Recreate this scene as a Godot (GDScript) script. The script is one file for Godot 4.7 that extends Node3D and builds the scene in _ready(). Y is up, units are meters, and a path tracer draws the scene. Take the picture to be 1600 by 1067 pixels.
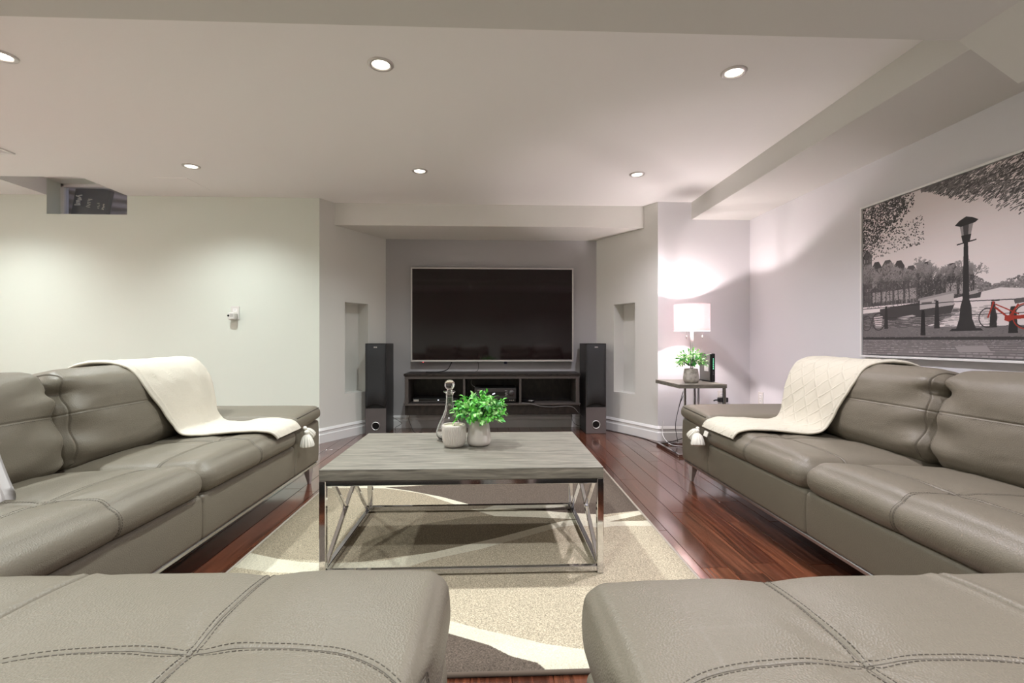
extends Node3D

# The camera stands at x 0, z 0; x is to the right, depth d runs away from it (z = -d). All lengths in metres.
const CEIL := 2.12
const BACK := 4.23
const RIGHT := 2.30
const LEFT := -4.75  # unseen wall, drawn close so less bounced light is lost
const REAR := -2.4  # unseen rear wall, also drawn in to hold bounced light
var M := {}
var used := {}
var rng := RandomNumberGenerator.new()
var noise := FastNoiseLite.new()


func _ready() -> void:
	rng.seed = 7
	noise.seed = 3
	noise.frequency = 1.0
	# ---- camera, sky, lights, exposure
	var cam := Camera3D.new()
	cam.name = "camera"
	cam.position = Vector3(0, 0.88, 0)
	cam.rotation.y = -0.04
	cam.fov = rad_to_deg(2.0 * atan(533.5 / 754.0))
	cam.near = 0.03
	add_child(cam)
	var env := Environment.new()
	env.background_mode = Environment.BG_COLOR
	env.background_color = Color(0.78, 0.82, 1.0)
	env.background_energy_multiplier = 0.75
	env.ambient_light_source = Environment.AMBIENT_SOURCE_DISABLED
	env.tonemap_mode = Environment.TONE_MAPPER_LINEAR
	env.tonemap_exposure = 1.5
	env.sdfgi_enabled = true
	env.ssao_enabled = true
	env.ssil_enabled = true
	var we := WorldEnvironment.new()
	we.name = "environment"
	we.environment = env
	add_child(we)
	materials()
	# ---- structure
	shell()
	floor_planks()
	window_well()
	# ---- large things
	rug()
	sofas()
	coffee_table()
	tv_and_stand()
	speakers()
	picture()
	side_table()
	# ---- lamps
	pots()
	table_lamp()
	# ---- small things
	throws()
	table_things()
	side_table_things()
	wall_things()
	cables()


# ------------------------------------------------------------------ helpers
func W(x: float, y: float, d: float) -> Vector3:
	return Vector3(x, y, -d)


func numbered(called: String) -> String:
	if not used.has(called):
		used[called] = 0
		return called
	used[called] += 1
	return "%s_%03d" % [called, used[called]]


func tag(o: Node, label: String, category: String, group := "", kind := "") -> void:
	o.set_meta("label", label)
	o.set_meta("category", category)
	if group:
		o.set_meta("group", group)
	if kind:
		o.set_meta("kind", kind)


func thing(called: String, label: String, category: String, at := Vector3.ZERO, turn := 0.0, group := "") -> Node3D:
	var o := Node3D.new()
	o.name = numbered(called)
	add_child(o)
	o.position = at
	o.rotation.y = turn
	tag(o, label, category, group)
	return o


func new_st(smooth := false) -> SurfaceTool:
	var st := SurfaceTool.new()
	st.begin(Mesh.PRIMITIVE_TRIANGLES)
	st.set_smooth_group(0 if smooth else -1)
	return st


func mesh_of(st: SurfaceTool) -> ArrayMesh:
	st.generate_normals()
	return st.commit()


func put(called: String, mesh: Mesh, mat: Material, parent: Node = null) -> MeshInstance3D:
	var o := MeshInstance3D.new()
	o.mesh = mesh
	o.material_override = mat
	o.cast_shadow = GeometryInstance3D.SHADOW_CASTING_SETTING_ON
	if parent == null:
		o.name = numbered(called)
		add_child(o)
	else:
		o.name = called
		parent.add_child(o, true)
	return o


func obj(called: String, st: SurfaceTool, mat: Material, parent: Node = null) -> MeshInstance3D:
	return put(called, mesh_of(st), mat, parent)


func struct(called: String, st: SurfaceTool, mat: Material, label: String, category := "wall") -> MeshInstance3D:
	var o := obj(called, st, mat)
	tag(o, label, category, "", "structure")
	return o


# a flat polygon whose front looks towards dir
func poly(st: SurfaceTool, pts: Array, dir: Vector3, uvs: Array = []) -> void:
	var n := Vector3.ZERO
	for i in range(1, pts.size() - 1):
		var a: Vector3 = pts[i] - pts[0]
		var b: Vector3 = pts[i + 1] - pts[0]
		n += b.cross(a)
	var back := n.dot(dir) < 0.0
	for i in range(1, pts.size() - 1):
		var idx := [0, i + 1, i] if back else [0, i, i + 1]
		for k in idx:
			if uvs.size():
				st.set_uv(uvs[k])
			st.add_vertex(pts[k])


func bx(st: SurfaceTool, c: Vector3, s: Vector3, b := 0.003, basis := Basis()) -> void:
	var h := s * 0.5
	b = min(b, min(h.x, min(h.y, h.z)) * 0.9)
	for ax in 3:
		var u := (ax + 1) % 3
		var v := (ax + 2) % 3
		for sg in [-1.0, 1.0]:
			var pts := []
			for k in [[-1, -1], [1, -1], [1, 1], [-1, 1]]:
				var p := Vector3.ZERO
				p[ax] = sg * h[ax]
				p[u] = k[0] * (h[u] - b)
				p[v] = k[1] * (h[v] - b)
				pts.append(c + basis * p)
			var dn := Vector3.ZERO
			dn[ax] = sg
			poly(st, pts, basis * dn)
		if b <= 0.0:
			continue
		for su in [-1.0, 1.0]:
			for sv in [-1.0, 1.0]:
				var e := []
				for k in [[-1, 0], [1, 0], [1, 1], [-1, 1]]:
					var p := Vector3.ZERO
					p[ax] = k[0] * (h[ax] - b)
					p[u] = su * (h[u] - (b if k[1] else 0.0))
					p[v] = sv * (h[v] - (0.0 if k[1] else b))
					e.append(c + basis * p)
				var dn := Vector3.ZERO
				dn[u] = su
				dn[v] = sv
				poly(st, e, basis * dn)
	if b > 0.0:
		for sx in [-1.0, 1.0]:
			for sy in [-1.0, 1.0]:
				for sz in [-1.0, 1.0]:
					var sgn := Vector3(sx, sy, sz)
					poly(st, [c + basis * (sgn * Vector3(h.x, h.y - b, h.z - b)), c + basis * (sgn * Vector3(h.x - b, h.y, h.z - b)), c + basis * (sgn * Vector3(h.x - b, h.y - b, h.z))], basis * sgn)


# box from corner to corner: x0..x1, y0..y1, depth d0..d1
func bxw(st: SurfaceTool, x0: float, x1: float, y0: float, y1: float, d0: float, d1: float, b := 0.003) -> void:
	bx(st, W((x0 + x1) / 2, (y0 + y1) / 2, (d0 + d1) / 2), Vector3(absf(x1 - x0), absf(y1 - y0), absf(d1 - d0)), b)


# a bar of square section between two points
func bar(st: SurfaceTool, a: Vector3, b: Vector3, w: float, t: float, bev := 0.001, up := Vector3.UP) -> void:
	var z := (b - a).normalized()
	if absf(z.dot(up)) > 0.99:
		up = Vector3.RIGHT
	var x := up.cross(z).normalized()
	bx(st, (a + b) / 2, Vector3(w, t, (b - a).length()), bev, Basis(x, z.cross(x), z))


func tube(st: SurfaceTool, pts: Array, r: float, sides := 8, r_end := -1.0) -> void:
	if r_end < 0.0:
		r_end = r
	var rings := []
	var nrm := Vector3.ZERO
	for i in pts.size():
		var t: Vector3 = (pts[min(i + 1, pts.size() - 1)] - pts[max(i - 1, 0)]).normalized()
		if i == 0:
			nrm = t.cross(Vector3.UP if absf(t.y) < 0.9 else Vector3.RIGHT).normalized()
		nrm = (nrm - t * nrm.dot(t)).normalized()
		var bn := t.cross(nrm)
		var ring := []
		var rr := lerpf(r, r_end, float(i) / max(1, pts.size() - 1))
		for k in sides:
			var a := TAU * k / sides
			ring.append(pts[i] + (nrm * cos(a) + bn * sin(a)) * rr)
		rings.append(ring)
	for i in range(rings.size() - 1):
		for k in sides:
			var k2 := (k + 1) % sides
			var q := [rings[i][k], rings[i][k2], rings[i + 1][k2], rings[i + 1][k]]
			poly(st, q, (q[0] + q[1] + q[2] + q[3]) / 4.0 - (pts[i] + pts[i + 1]) / 2.0)
	poly(st, rings[0], pts[0] - pts[1])
	poly(st, rings[-1], pts[-1] - pts[-2])


func curve(pts: Array, steps := 6) -> Array:
	var out := []
	for i in range(pts.size() - 1):
		var p0: Vector3 = pts[max(i - 1, 0)]
		var p3: Vector3 = pts[min(i + 2, pts.size() - 1)]
		for k in steps:
			out.append(pts[i].cubic_interpolate(pts[i + 1], p0, p3, float(k) / steps))
	out.append(pts[-1])
	return out


# revolve a profile of (radius, height), listed so that its outer side is on the right when going up
func lathe(st: SurfaceTool, prof: Array, seg: int, at := Vector3.ZERO, wave = null, basis := Basis()) -> void:
	var group := 0
	for i in range(prof.size() - 1):
		var d: Vector2 = (prof[i + 1] - prof[i]).normalized()
		if i > 0 and d.dot((prof[i] - prof[i - 1]).normalized()) < 0.6:
			group += 1
		st.set_smooth_group(group)
		for k in seg:
			var q := []
			for c in [[i, k], [i, k + 1], [i + 1, k + 1], [i + 1, k]]:
				var a: float = TAU * (c[1] % seg) / seg
				var p: Vector2 = prof[c[0]]
				var r: float = p.x
				if wave != null:
					r = wave.call(a, p)
				q.append(at + basis * Vector3(r * cos(a), p.y, r * sin(a)))
			var am := TAU * (k + 0.5) / seg
			poly(st, q, basis * Vector3(cos(am) * d.y, -d.x, sin(am) * d.y))
	st.set_smooth_group(0)


# a grid of points made smooth; the front looks along (step along a row) x (step to the next row), or the other way
func grid(st: SurfaceTool, rows: Array, flip := false, uvs: Array = []) -> void:
	for i in range(rows.size() - 1):
		for k in range(rows[i].size() - 1):
			var q := [[i, k], [i, k + 1], [i + 1, k + 1], [i, k], [i + 1, k + 1], [i + 1, k]]
			if flip:
				q = [[i, k], [i + 1, k + 1], [i, k + 1], [i, k], [i + 1, k], [i + 1, k + 1]]
			for c in q:
				if uvs.size():
					st.set_uv(uvs[c[0]][c[1]])
				st.add_vertex(rows[c[0]][c[1]])


# polygon in the plan (x, depth) pushed up from y0 to y1
func slab(st: SurfaceTool, plan: Array, y0: float, y1: float) -> void:
	var c := Vector2.ZERO
	for p in plan:
		c += p
	c /= plan.size()
	for i in plan.size():
		var a: Vector2 = plan[i]
		var b: Vector2 = plan[(i + 1) % plan.size()]
		var m := (a + b) / 2 - c
		var nn := Vector2((b - a).y, -(b - a).x)
		if nn.dot(m) < 0:
			nn = -nn
		poly(st, [W(a.x, y0, a.y), W(b.x, y0, b.y), W(b.x, y1, b.y), W(a.x, y1, a.y)], Vector3(nn.x, 0, -nn.y))
	var tri := Geometry2D.triangulate_polygon(PackedVector2Array(plan))
	for k in range(0, tri.size(), 3):
		for yy in [[y0, -1.0], [y1, 1.0]]:
			poly(st, [W(plan[tri[k]].x, yy[0], plan[tri[k]].y), W(plan[tri[k + 1]].x, yy[0], plan[tri[k + 1]].y), W(plan[tri[k + 2]].x, yy[0], plan[tri[k + 2]].y)], Vector3(0, yy[1], 0))


# a wall from a to b (plan points) with thickness t away from the room and one rectangular hole; niche > 0: the hole is that deep, else it goes through
func wall_panel(st: SurfaceTool, a: Vector2, b: Vector2, y0: float, y1: float, inward: Vector2, t: float, hole: Array = [], niche := 0.0) -> void:
	var l := (b - a).length()
	var e := (b - a) / l
	var n3 := Vector3(inward.x, 0, -inward.y)
	var at := func(u: float, y: float, k: float) -> Vector3:
		var p: Vector2 = a + e * u - inward * k
		return W(p.x, y, p.y)
	var us := [0.0, l]
	var ys := [y0, y1]
	if hole.size():
		us = [0.0, hole[0], hole[1], l]
		ys = [y0, hole[2], hole[3], y1]
	for i in range(us.size() - 1):
		for j in range(ys.size() - 1):
			var is_hole := hole.size() > 0 and i == 1 and j == 1
			if is_hole:
				var dp := niche if niche > 0.0 else t
				var e3 := Vector3(e.x, 0, -e.y)
				poly(st, [at.call(us[1], ys[1], 0.0), at.call(us[1], ys[2], 0.0), at.call(us[1], ys[2], dp), at.call(us[1], ys[1], dp)], e3)
				poly(st, [at.call(us[2], ys[1], 0.0), at.call(us[2], ys[2], 0.0), at.call(us[2], ys[2], dp), at.call(us[2], ys[1], dp)], -e3)
				poly(st, [at.call(us[1], ys[1], 0.0), at.call(us[2], ys[1], 0.0), at.call(us[2], ys[1], dp), at.call(us[1], ys[1], dp)], Vector3.UP)
				poly(st, [at.call(us[1], ys[2], 0.0), at.call(us[2], ys[2], 0.0), at.call(us[2], ys[2], dp), at.call(us[1], ys[2], dp)], Vector3.DOWN)
				if niche > 0.0:
					poly(st, [at.call(us[1], ys[1], dp), at.call(us[2], ys[1], dp), at.call(us[2], ys[2], dp), at.call(us[1], ys[2], dp)], n3)
					poly(st, [at.call(us[1], ys[1], t), at.call(us[2], ys[1], t), at.call(us[2], ys[2], t), at.call(us[1], ys[2], t)], -n3)
				continue
			for k in [0.0, t]:
				poly(st, [at.call(us[i], ys[j], k), at.call(us[i + 1], ys[j], k), at.call(us[i + 1], ys[j + 1], k), at.call(us[i], ys[j + 1], k)], n3 if k == 0.0 else -n3)
	for y in [y0, y1]:
		poly(st, [at.call(0.0, y, 0.0), at.call(l, y, 0.0), at.call(l, y, t), at.call(0.0, y, t)], Vector3(0, 1 if y == y1 else -1, 0))
	for u in [0.0, l]:
		poly(st, [at.call(u, y0, 0.0), at.call(u, y1, 0.0), at.call(u, y1, t), at.call(u, y0, t)], Vector3(e.x, 0, -e.y) * (1.0 if u > 0.0 else -1.0))


# ------------------------------------------------------------------ upholstery
func coords(h: float, r: float, n: int, seams: Array) -> Array:
	var out := []
	for i in n + 1:
		out.append(lerpf(-(h - r), h - r, float(i) / n))
	for i in range(1, 5):
		out.append(h - r + r * i / 4.0)
		out.append(-(h - r + r * i / 4.0))
	for s in seams:
		for o in [0.0, 0.0016, 0.0035, 0.007, 0.012, 0.02]:
			out.append(s + o)
			out.append(s - o)
	out.sort()
	var tidy := []
	for x in out:
		if x < -h - 1e-6 or x > h + 1e-6:
			continue
		if tidy.is_empty() or x - tidy[-1] > 0.0011:
			tidy.append(x)
	tidy[0] = -h
	tidy[-1] = h
	return tidy


# point and normal of a rounded box for a point q on the plain box
func rounded(q: Vector3, h: Vector3, r: float) -> Array:
	var inner := q.clamp(-(h - Vector3.ONE * r), h - Vector3.ONE * r)
	var n := (q - inner).normalized()
	return [inner + n * r, n]


func cushion(h: Vector3, r: float, cs: Array, fn: Callable) -> ArrayMesh:
	var st := new_st(true)
	for ax in 3:
		var u := (ax + 1) % 3
		var v := (ax + 2) % 3
		for sg in [-1.0, 1.0]:
			var rows := []
			for a in cs[u]:
				var row := []
				for b in cs[v]:
					var q := Vector3.ZERO
					q[ax] = sg * h[ax]
					q[u] = a
					q[v] = b
					var pn := rounded(q, h, r)
					row.append(fn.call(q, pn[0], pn[1]))
				rows.append(row)
			grid(st, rows, sg > 0.0)
	return mesh_of(st)


# small dark stitches along a path of box points, set on the finished surface
func stitches(st: SurfaceTool, path: Array, h: Vector3, r: float, fn: Callable, every := 0.0085, long := 0.0055, wide := 0.0011) -> void:
	var left := 0.0
	for i in range(path.size() - 1):
		var l: float = (path[i + 1] - path[i]).length()
		var t := left
		while t + long < l:
			var q0: Vector3 = path[i].lerp(path[i + 1], t / l)
			var q1: Vector3 = path[i].lerp(path[i + 1], (t + long) / l)
			var p0 := rounded(q0, h, r)
			var p1 := rounded(q1, h, r)
			var w0: Vector3 = fn.call(q0, p0[0], p0[1])
			var w1: Vector3 = fn.call(q1, p1[0], p1[1])
			var n: Vector3 = p0[1]
			bar(st, w0 + n * 0.0003, w1 + n * 0.0003, wide, 0.0010, 0.0, n)
			t += every
		left = t - l


# ------------------------------------------------------------------ materials
func mat(called: String, c: Color, rough := 0.6, metal := 0.0) -> StandardMaterial3D:
	var m := StandardMaterial3D.new()
	m.resource_name = called
	m.albedo_color = c
	m.roughness = rough
	m.metallic = metal
	M[called] = m
	return m


func noise_tex(type: int, freq: float, size := 512, oct := 3, ramp: Gradient = null, seed_ := 1) -> NoiseTexture2D:
	var n := FastNoiseLite.new()
	n.noise_type = type
	n.frequency = freq
	n.fractal_octaves = oct
	n.seed = seed_
	if type == FastNoiseLite.TYPE_CELLULAR:
		n.fractal_type = FastNoiseLite.FRACTAL_NONE
	var t := NoiseTexture2D.new()
	t.width = size
	t.height = size
	t.seamless = true
	t.noise = n
	if ramp:
		t.color_ramp = ramp
	return t


func tri(m: StandardMaterial3D, s: Vector3, world := false) -> void:
	m.uv1_triplanar = true
	m.uv1_world_triplanar = world
	m.uv1_scale = s


func materials() -> void:
	var fine := noise_tex(FastNoiseLite.TYPE_SIMPLEX_SMOOTH, 0.05, 256, 4)
	for w in [["wall", Color(0.87, 0.89, 0.85)], ["wall_mauve_lit", Color(0.875, 0.87, 0.88)], ["ceiling", Color(0.965, 0.96, 0.955)], ["beam", Color(0.845, 0.84, 0.82)], ["wall_mid", Color(0.885, 0.88, 0.86)], ["wall_grey", Color(0.70, 0.69, 0.695)]]:  # mauve and mid wall tints carry mixed light; beams darkened for dimmer light
		var m := mat(w[0], w[1], 0.75)
		m.metallic_specular = 0.3
		tri(m, Vector3.ONE * 3.0, true)
		m.heightmap_enabled = true
		m.heightmap_texture = fine
		m.heightmap_scale = 0.02
	mat("trim", Color(0.93, 0.925, 0.92), 0.4)
	mat("white_plastic", Color(0.86, 0.85, 0.83), 0.35)
	# leather
	var grain := noise_tex(FastNoiseLite.TYPE_CELLULAR, 0.085, 512)
	var l := mat("leather", Color(0.452, 0.424, 0.372), 0.42)
	tri(l, Vector3.ONE * 7.0)
	l.heightmap_enabled = true
	l.heightmap_texture = grain
	l.heightmap_scale = 0.075
	l.metallic_specular = 0.4
	mat("thread", Color(0.335, 0.31, 0.275), 0.7)
	mat("dark_gap", Color(0.05, 0.045, 0.04), 0.8)
	mat("chrome", Color(0.86, 0.86, 0.87), 0.07, 1.0)
	mat("brushed", Color(0.80, 0.80, 0.80), 0.32, 1.0)
	mat("silver", Color(0.82, 0.80, 0.79), 0.35, 0.5)
	# floor planks, four tones of one grain
	var wood := wood_image(512, 1024, 21, 0.9, 10.0)
	for k in 4:
		var f := mat("plank_%d" % k, [Color(0.50, 0.315, 0.235), Color(0.45, 0.275, 0.205), Color(0.55, 0.355, 0.26), Color(0.41, 0.245, 0.185)][k], 0.17)
		f.albedo_texture = wood
		f.metallic_specular = 0.55
		f.clearcoat_enabled = true
		f.clearcoat = 0.6
		f.clearcoat_roughness = 0.12
		tri(f, Vector3(1.7 + 0.1 * k, 1.7, 0.55), true)
		f.uv1_offset = Vector3(0.17 * k, 0.3 * k, 0.41 * k)
	mat("subfloor", Color(0.12, 0.07, 0.05), 0.7)
	# grey oak of the tables: grain along x
	var oak := wood_image(1024, 256, 5, 0.55, 9.0, true)
	var o := mat("grey_oak", Color(0.66, 0.645, 0.60), 0.45)
	o.albedo_texture = oak
	tri(o, Vector3(1.3, 4.6, 4.6))
	# dark furniture
	var db := mat("espresso", Color(0.185, 0.165, 0.16), 0.4)
	db.albedo_texture = wood
	tri(db, Vector3(0.8, 3.0, 3.0))
	mat("espresso_edge", Color(0.30, 0.275, 0.265), 0.35)
	mat("black_plastic", Color(0.035, 0.035, 0.038), 0.35)
	mat("black_grille", Color(0.19, 0.19, 0.195), 0.9)
	mat("graphite", Color(0.215, 0.20, 0.20), 0.38)
	var sc := mat("screen", Color(0.10, 0.045, 0.06), 0.05)
	sc.metallic_specular = 0.5
	mat("speaker_box", Color(0.13, 0.12, 0.12), 0.4)
	mat("speaker_front", Color(0.36, 0.335, 0.33), 0.4)
	mat("cable_black", Color(0.03, 0.028, 0.028), 0.5)
	mat("cable_grey", Color(0.45, 0.44, 0.43), 0.5)
	# cloth
	var knit := knit_image()
	var th := mat("throw", Color(0.81, 0.785, 0.715), 0.95)
	th.heightmap_enabled = true
	th.heightmap_texture = knit
	th.heightmap_scale = 0.6
	th.uv1_scale = Vector3(3.2, 3.2, 1)
	th.rim_enabled = true
	th.rim = 0.3
	var th2 := mat("throw_plain", Color(0.80, 0.77, 0.71), 0.95)
	th2.heightmap_enabled = true
	th2.heightmap_texture = fine
	th2.heightmap_scale = 0.12
	th2.uv1_scale = Vector3(9, 9, 1)
	th2.rim_enabled = true
	th2.rim = 0.3
	mat("tassel", Color(0.89, 0.875, 0.83), 0.95)
	mat("pillow", Color(0.87, 0.85, 0.84), 0.95)
	# pots and plants
	mat("ceramic", Color(0.84, 0.81, 0.775), 0.3)
	mat("rib_dark", Color(0.62, 0.58, 0.53), 0.5)
	mat("wax", Color(0.90, 0.86, 0.76), 0.5)
	var marble := mat("marble", Color(0.80, 0.78, 0.75), 0.35)
	var g := Gradient.new()
	g.set_color(0, Color(0.62, 0.60, 0.58))
	g.set_color(1, Color(1, 1, 1))
	g.add_point(0.55, Color(0.95, 0.94, 0.93))
	marble.albedo_texture = noise_tex(FastNoiseLite.TYPE_SIMPLEX_SMOOTH, 0.02, 256, 4, g)
	tri(marble, Vector3.ONE * 5.0)
	mat("soil", Color(0.10, 0.12, 0.06), 0.9)
	for k in 3:
		var lf := mat("leaf_%d" % k, [Color(0.40, 0.76, 0.27), Color(0.25, 0.58, 0.25), Color(0.64, 0.83, 0.52)][k], 0.45)
		lf.backlight_enabled = true
		lf.backlight = Color(0.16, 0.32, 0.10)
	mat("stem", Color(0.16, 0.38, 0.14), 0.6)
	var gl := mat("glass", Color(1, 1, 1, 0.0), 0.02)
	gl.refraction_enabled = true
	gl.refraction_scale = 0.05
	var pane := mat("pane", Color(0.92, 0.95, 1.0, 0.06), 0.02)
	pane.transparency = BaseMaterial3D.TRANSPARENCY_ALPHA
	var corr := mat("corrugated", Color(0.52, 0.44, 0.36), 0.5, 0.0)
	corr.resource_name = "corrugated"
	mat("gravel", Color(0.35, 0.33, 0.30), 0.95)
	mat("carton", Color(0.06, 0.045, 0.045), 0.85).metallic_specular = 0.1
	mat("print_white", Color(0.85, 0.82, 0.72), 0.6)
	# glowing
	for e in [["glow_bulb", Color(1.0, 0.97, 0.90), 6.0], ["glow_lamp", Color(1.0, 0.90, 0.88), 4.0], ["led_green", Color(0.1, 0.9, 0.6), 1.2], ["led_red", Color(1.0, 0.12, 0.2), 2.0], ["display", Color(0.9, 0.92, 1.0), 1.2]]:
		var m := mat(e[0], Color(0.9, 0.9, 0.9), 0.5)
		m.emission_enabled = true
		m.emission = e[1]
		m.emission_energy_multiplier = e[2]
	var sh := mat("shade", Color(0.93, 0.88, 0.87), 0.9)
	sh.backlight_enabled = true
	sh.backlight = Color(0.66, 0.60, 0.61)


func wood_image(w: int, h: int, seed_: int, contrast: float, stretch: float, along_x := false) -> ImageTexture:
	var n := FastNoiseLite.new()
	n.seed = seed_
	n.frequency = 0.012
	n.fractal_octaves = 5
	n.fractal_gain = 0.62
	var warp := FastNoiseLite.new()
	warp.seed = seed_ + 1
	warp.frequency = 0.006
	var im := Image.create(w, h, false, Image.FORMAT_RGB8)
	for y in h:
		for x in w:
			var a := float(x)
			var b := float(y)
			if along_x:
				a = float(y)
				b = float(x)
			# blend the far side into the near one, so that the picture repeats
			var len := float(w if along_x else h)
			var f := clampf((b - len * 0.8) / (len * 0.2), 0.0, 1.0)
			var v := 0.0
			for k in ([0, 1] if f > 0.0 else [0]):
				var bb: float = b - len * k
				var ww: float = warp.get_noise_2d(a * 0.8, bb / stretch * 3.0) * 14.0
				var s: float = n.get_noise_2d((a + ww) * 4.0, bb / stretch * 2.0) * 0.75 + 0.35 * sin((a + ww * 2.0) * 0.23)* n.get_noise_2d(a * 0.6, bb / stretch)
				v += s * ((1.0 - f) if k == 0 else f) if f > 0.0 else s
			var t := clampf(0.74 + v * contrast * 0.62, 0.12, 1.0)
			im.set_pixel(x, y, Color(t, t * 0.985, t * 0.965) if along_x else Color(t, t * 0.93, t * 0.88))
	return ImageTexture.create_from_image(im)


func knit_image() -> ImageTexture:
	# a diamond quilt knit: rows of stitches with raised lattice lines
	var im := Image.create(512, 512, false, Image.FORMAT_RGB8)
	for y in 512:
		for x in 512:
			var u := x / 512.0 * 3.0
			var v := y / 512.0 * 3.0
			var a := absf(fposmod(u + v, 1.0) - 0.5)
			var b := absf(fposmod(u - v, 1.0) - 0.5)
			var lat := maxf(1.0 - a / 0.09, 1.0 - b / 0.09)
			lat = clampf(lat, 0.0, 1.0)
			var st := 0.5 + 0.5 * sin(x * TAU * 48.0 / 512.0 + 1.3 * sin(y * TAU * 64.0 / 512.0))
			var t := 0.35 + 0.4 * lat + 0.16 * st
			im.set_pixel(x, y, Color(t, t, t))
	return ImageTexture.create_from_image(im)


# ------------------------------------------------------------------ the room
func shell() -> void:
	var al := Vector2(-1.495, BACK)
	var bl := Vector2(-1.087, 4.96)
	var br := Vector2(1.074, 4.96)
	var ar := Vector2(1.466, BACK)
	# floor slab
	var st := new_st()
	bxw(st, LEFT - 0.2, RIGHT + 0.2, -0.2, -0.014, REAR - 0.2, 5.3, 0.0)
	struct("floor", st, M.subfloor, "dark wooden plank floor running towards the television wall", "floor")
	# ceiling with the recess over the window
	st = new_st()
	var x0 := -3.765
	var x1 := -3.105
	var dn := 3.77
	slab(st, [Vector2(LEFT - 0.2, REAR - 0.2), Vector2(RIGHT + 0.2, REAR - 0.2), Vector2(RIGHT + 0.2, dn), Vector2(LEFT - 0.2, dn)], CEIL, CEIL + 0.14)
	slab(st, [Vector2(LEFT - 0.2, dn), Vector2(x0, dn), Vector2(x0, BACK), Vector2(LEFT - 0.2, BACK)], CEIL, CEIL + 0.14)
	slab(st, [Vector2(x1, dn), Vector2(RIGHT + 0.2, dn), Vector2(RIGHT + 0.2, BACK), Vector2(x1, BACK)], CEIL, CEIL + 0.14)
	slab(st, [Vector2(-1.7, BACK), Vector2(1.7, BACK), Vector2(1.4, 5.2), Vector2(-1.4, 5.2)], CEIL, CEIL + 0.14)
	slab(st, [Vector2(LEFT - 0.2, dn - 0.2), Vector2(-2.6, dn - 0.2), Vector2(-2.6, BACK + 0.2), Vector2(LEFT - 0.2, BACK + 0.2)], CEIL + 0.14, CEIL + 0.24)
	struct("ceiling", st, M.ceiling, "smooth white ceiling with recessed lights", "ceiling")
	# walls
	var top := CEIL + 0.16
	st = new_st()
	wall_panel(st, Vector2(LEFT - 0.2, BACK), al, -0.2, top, Vector2(0, -1), 0.2, [x0 - LEFT + 0.2, x1 - LEFT + 0.2, 1.958, CEIL + 0.135])
	struct("wall_back", st, M.wall, "pale grey green back wall behind the left sofa with a small high window")
	st = new_st()
	wall_panel(st, al, bl, -0.2, top, Vector2(0.873, -0.488), 0.2, [0.29, 0.585, 0.40, 1.243], 0.13)
	struct("wall_angled_left", st, M.wall_mid, "angled wall left of the television with a tall niche")
	st = new_st()
	wall_panel(st, bl, br, -0.2, top, Vector2(0, -1), 0.2)
	struct("wall_television", st, M.wall_grey, "dark grey accent wall behind the television")
	st = new_st()
	wall_panel(st, br, ar, -0.2, top, Vector2(-0.881, -0.473), 0.2, [0.26, 0.547, 0.385, 1.245], 0.13)
	struct("wall_angled_right", st, M.wall_mid, "angled wall right of the television with a tall niche")
	st = new_st()
	wall_panel(st, ar, Vector2(RIGHT + 0.2, BACK), -0.2, top, Vector2(0, -1), 0.2)
	struct("wall_back_right", st, M.wall_mauve_lit, "pale back wall behind the table lamp")
	st = new_st()
	wall_panel(st, Vector2(RIGHT, BACK), Vector2(RIGHT, REAR - 0.2), -0.2, top, Vector2(-1, 0), 0.2)
	struct("wall_right", st, M.wall_mauve_lit, "pale right wall that carries the canal picture")
	st = new_st()
	wall_panel(st, Vector2(LEFT, BACK), Vector2(LEFT, REAR - 0.2), -0.2, top, Vector2(1, 0), 0.2)
	struct("wall_left", st, M.wall, "unseen pale left wall outside the picture, bounces light")
	st = new_st()
	wall_panel(st, Vector2(LEFT, REAR), Vector2(RIGHT, REAR), -0.2, top, Vector2(0, 1), 0.2)
	struct("wall_rear", st, M.wall, "unseen pale wall behind the camera, bounces light")
	# dropped beams, toned down for the weaker light they get
	st = new_st()
	bxw(st, 1.77, RIGHT + 0.1, 1.965, CEIL + 0.05, 1.4, BACK + 0.1, 0.002)
	struct("trim_1", st, M.beam, "white ceiling beam along the right wall", "ceiling beam")
	st = new_st()
	var prof := [Vector2(LEFT - 0.1, CEIL + 0.05), Vector2(LEFT - 0.1, 1.90), Vector2(1.58, 1.90), Vector2(1.79, 1.76), Vector2(RIGHT + 0.1, 1.76), Vector2(RIGHT + 0.1, CEIL + 0.05)]
	for i in prof.size():
		var a: Vector2 = prof[i]
		var b: Vector2 = prof[(i + 1) % prof.size()]
		var nn := Vector2((b - a).y, -(b - a).x)
		poly(st, [W(a.x, a.y, 0.95), W(b.x, b.y, 0.95), W(b.x, b.y, 1.575), W(a.x, a.y, 1.575)], Vector3(nn.x, nn.y, 0))
	for d in [0.95, 1.575]:
		var cap := [[0, 1, 2], [0, 2, 5], [2, 3, 5], [3, 4, 5]]
		for c in cap:
			poly(st, [W(prof[c[0]].x, prof[c[0]].y, d), W(prof[c[1]].x, prof[c[1]].y, d), W(prof[c[2]].x, prof[c[2]].y, d)], Vector3(0, 0, 1 if d < 1.0 else -1))
	struct("trim_2", st, M.beam, "lowered white ceiling across the front with a sloping right end", "ceiling beam")
	st = new_st()
	slab(st, [Vector2(-1.46, 4.375), Vector2(1.385, 4.375), Vector2(1.14, 5.05), Vector2(-1.16, 5.05)], 1.922, CEIL + 0.05)
	struct("trim_3", st, M.wall_mid, "lowered box over the television recess", "ceiling beam")
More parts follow.
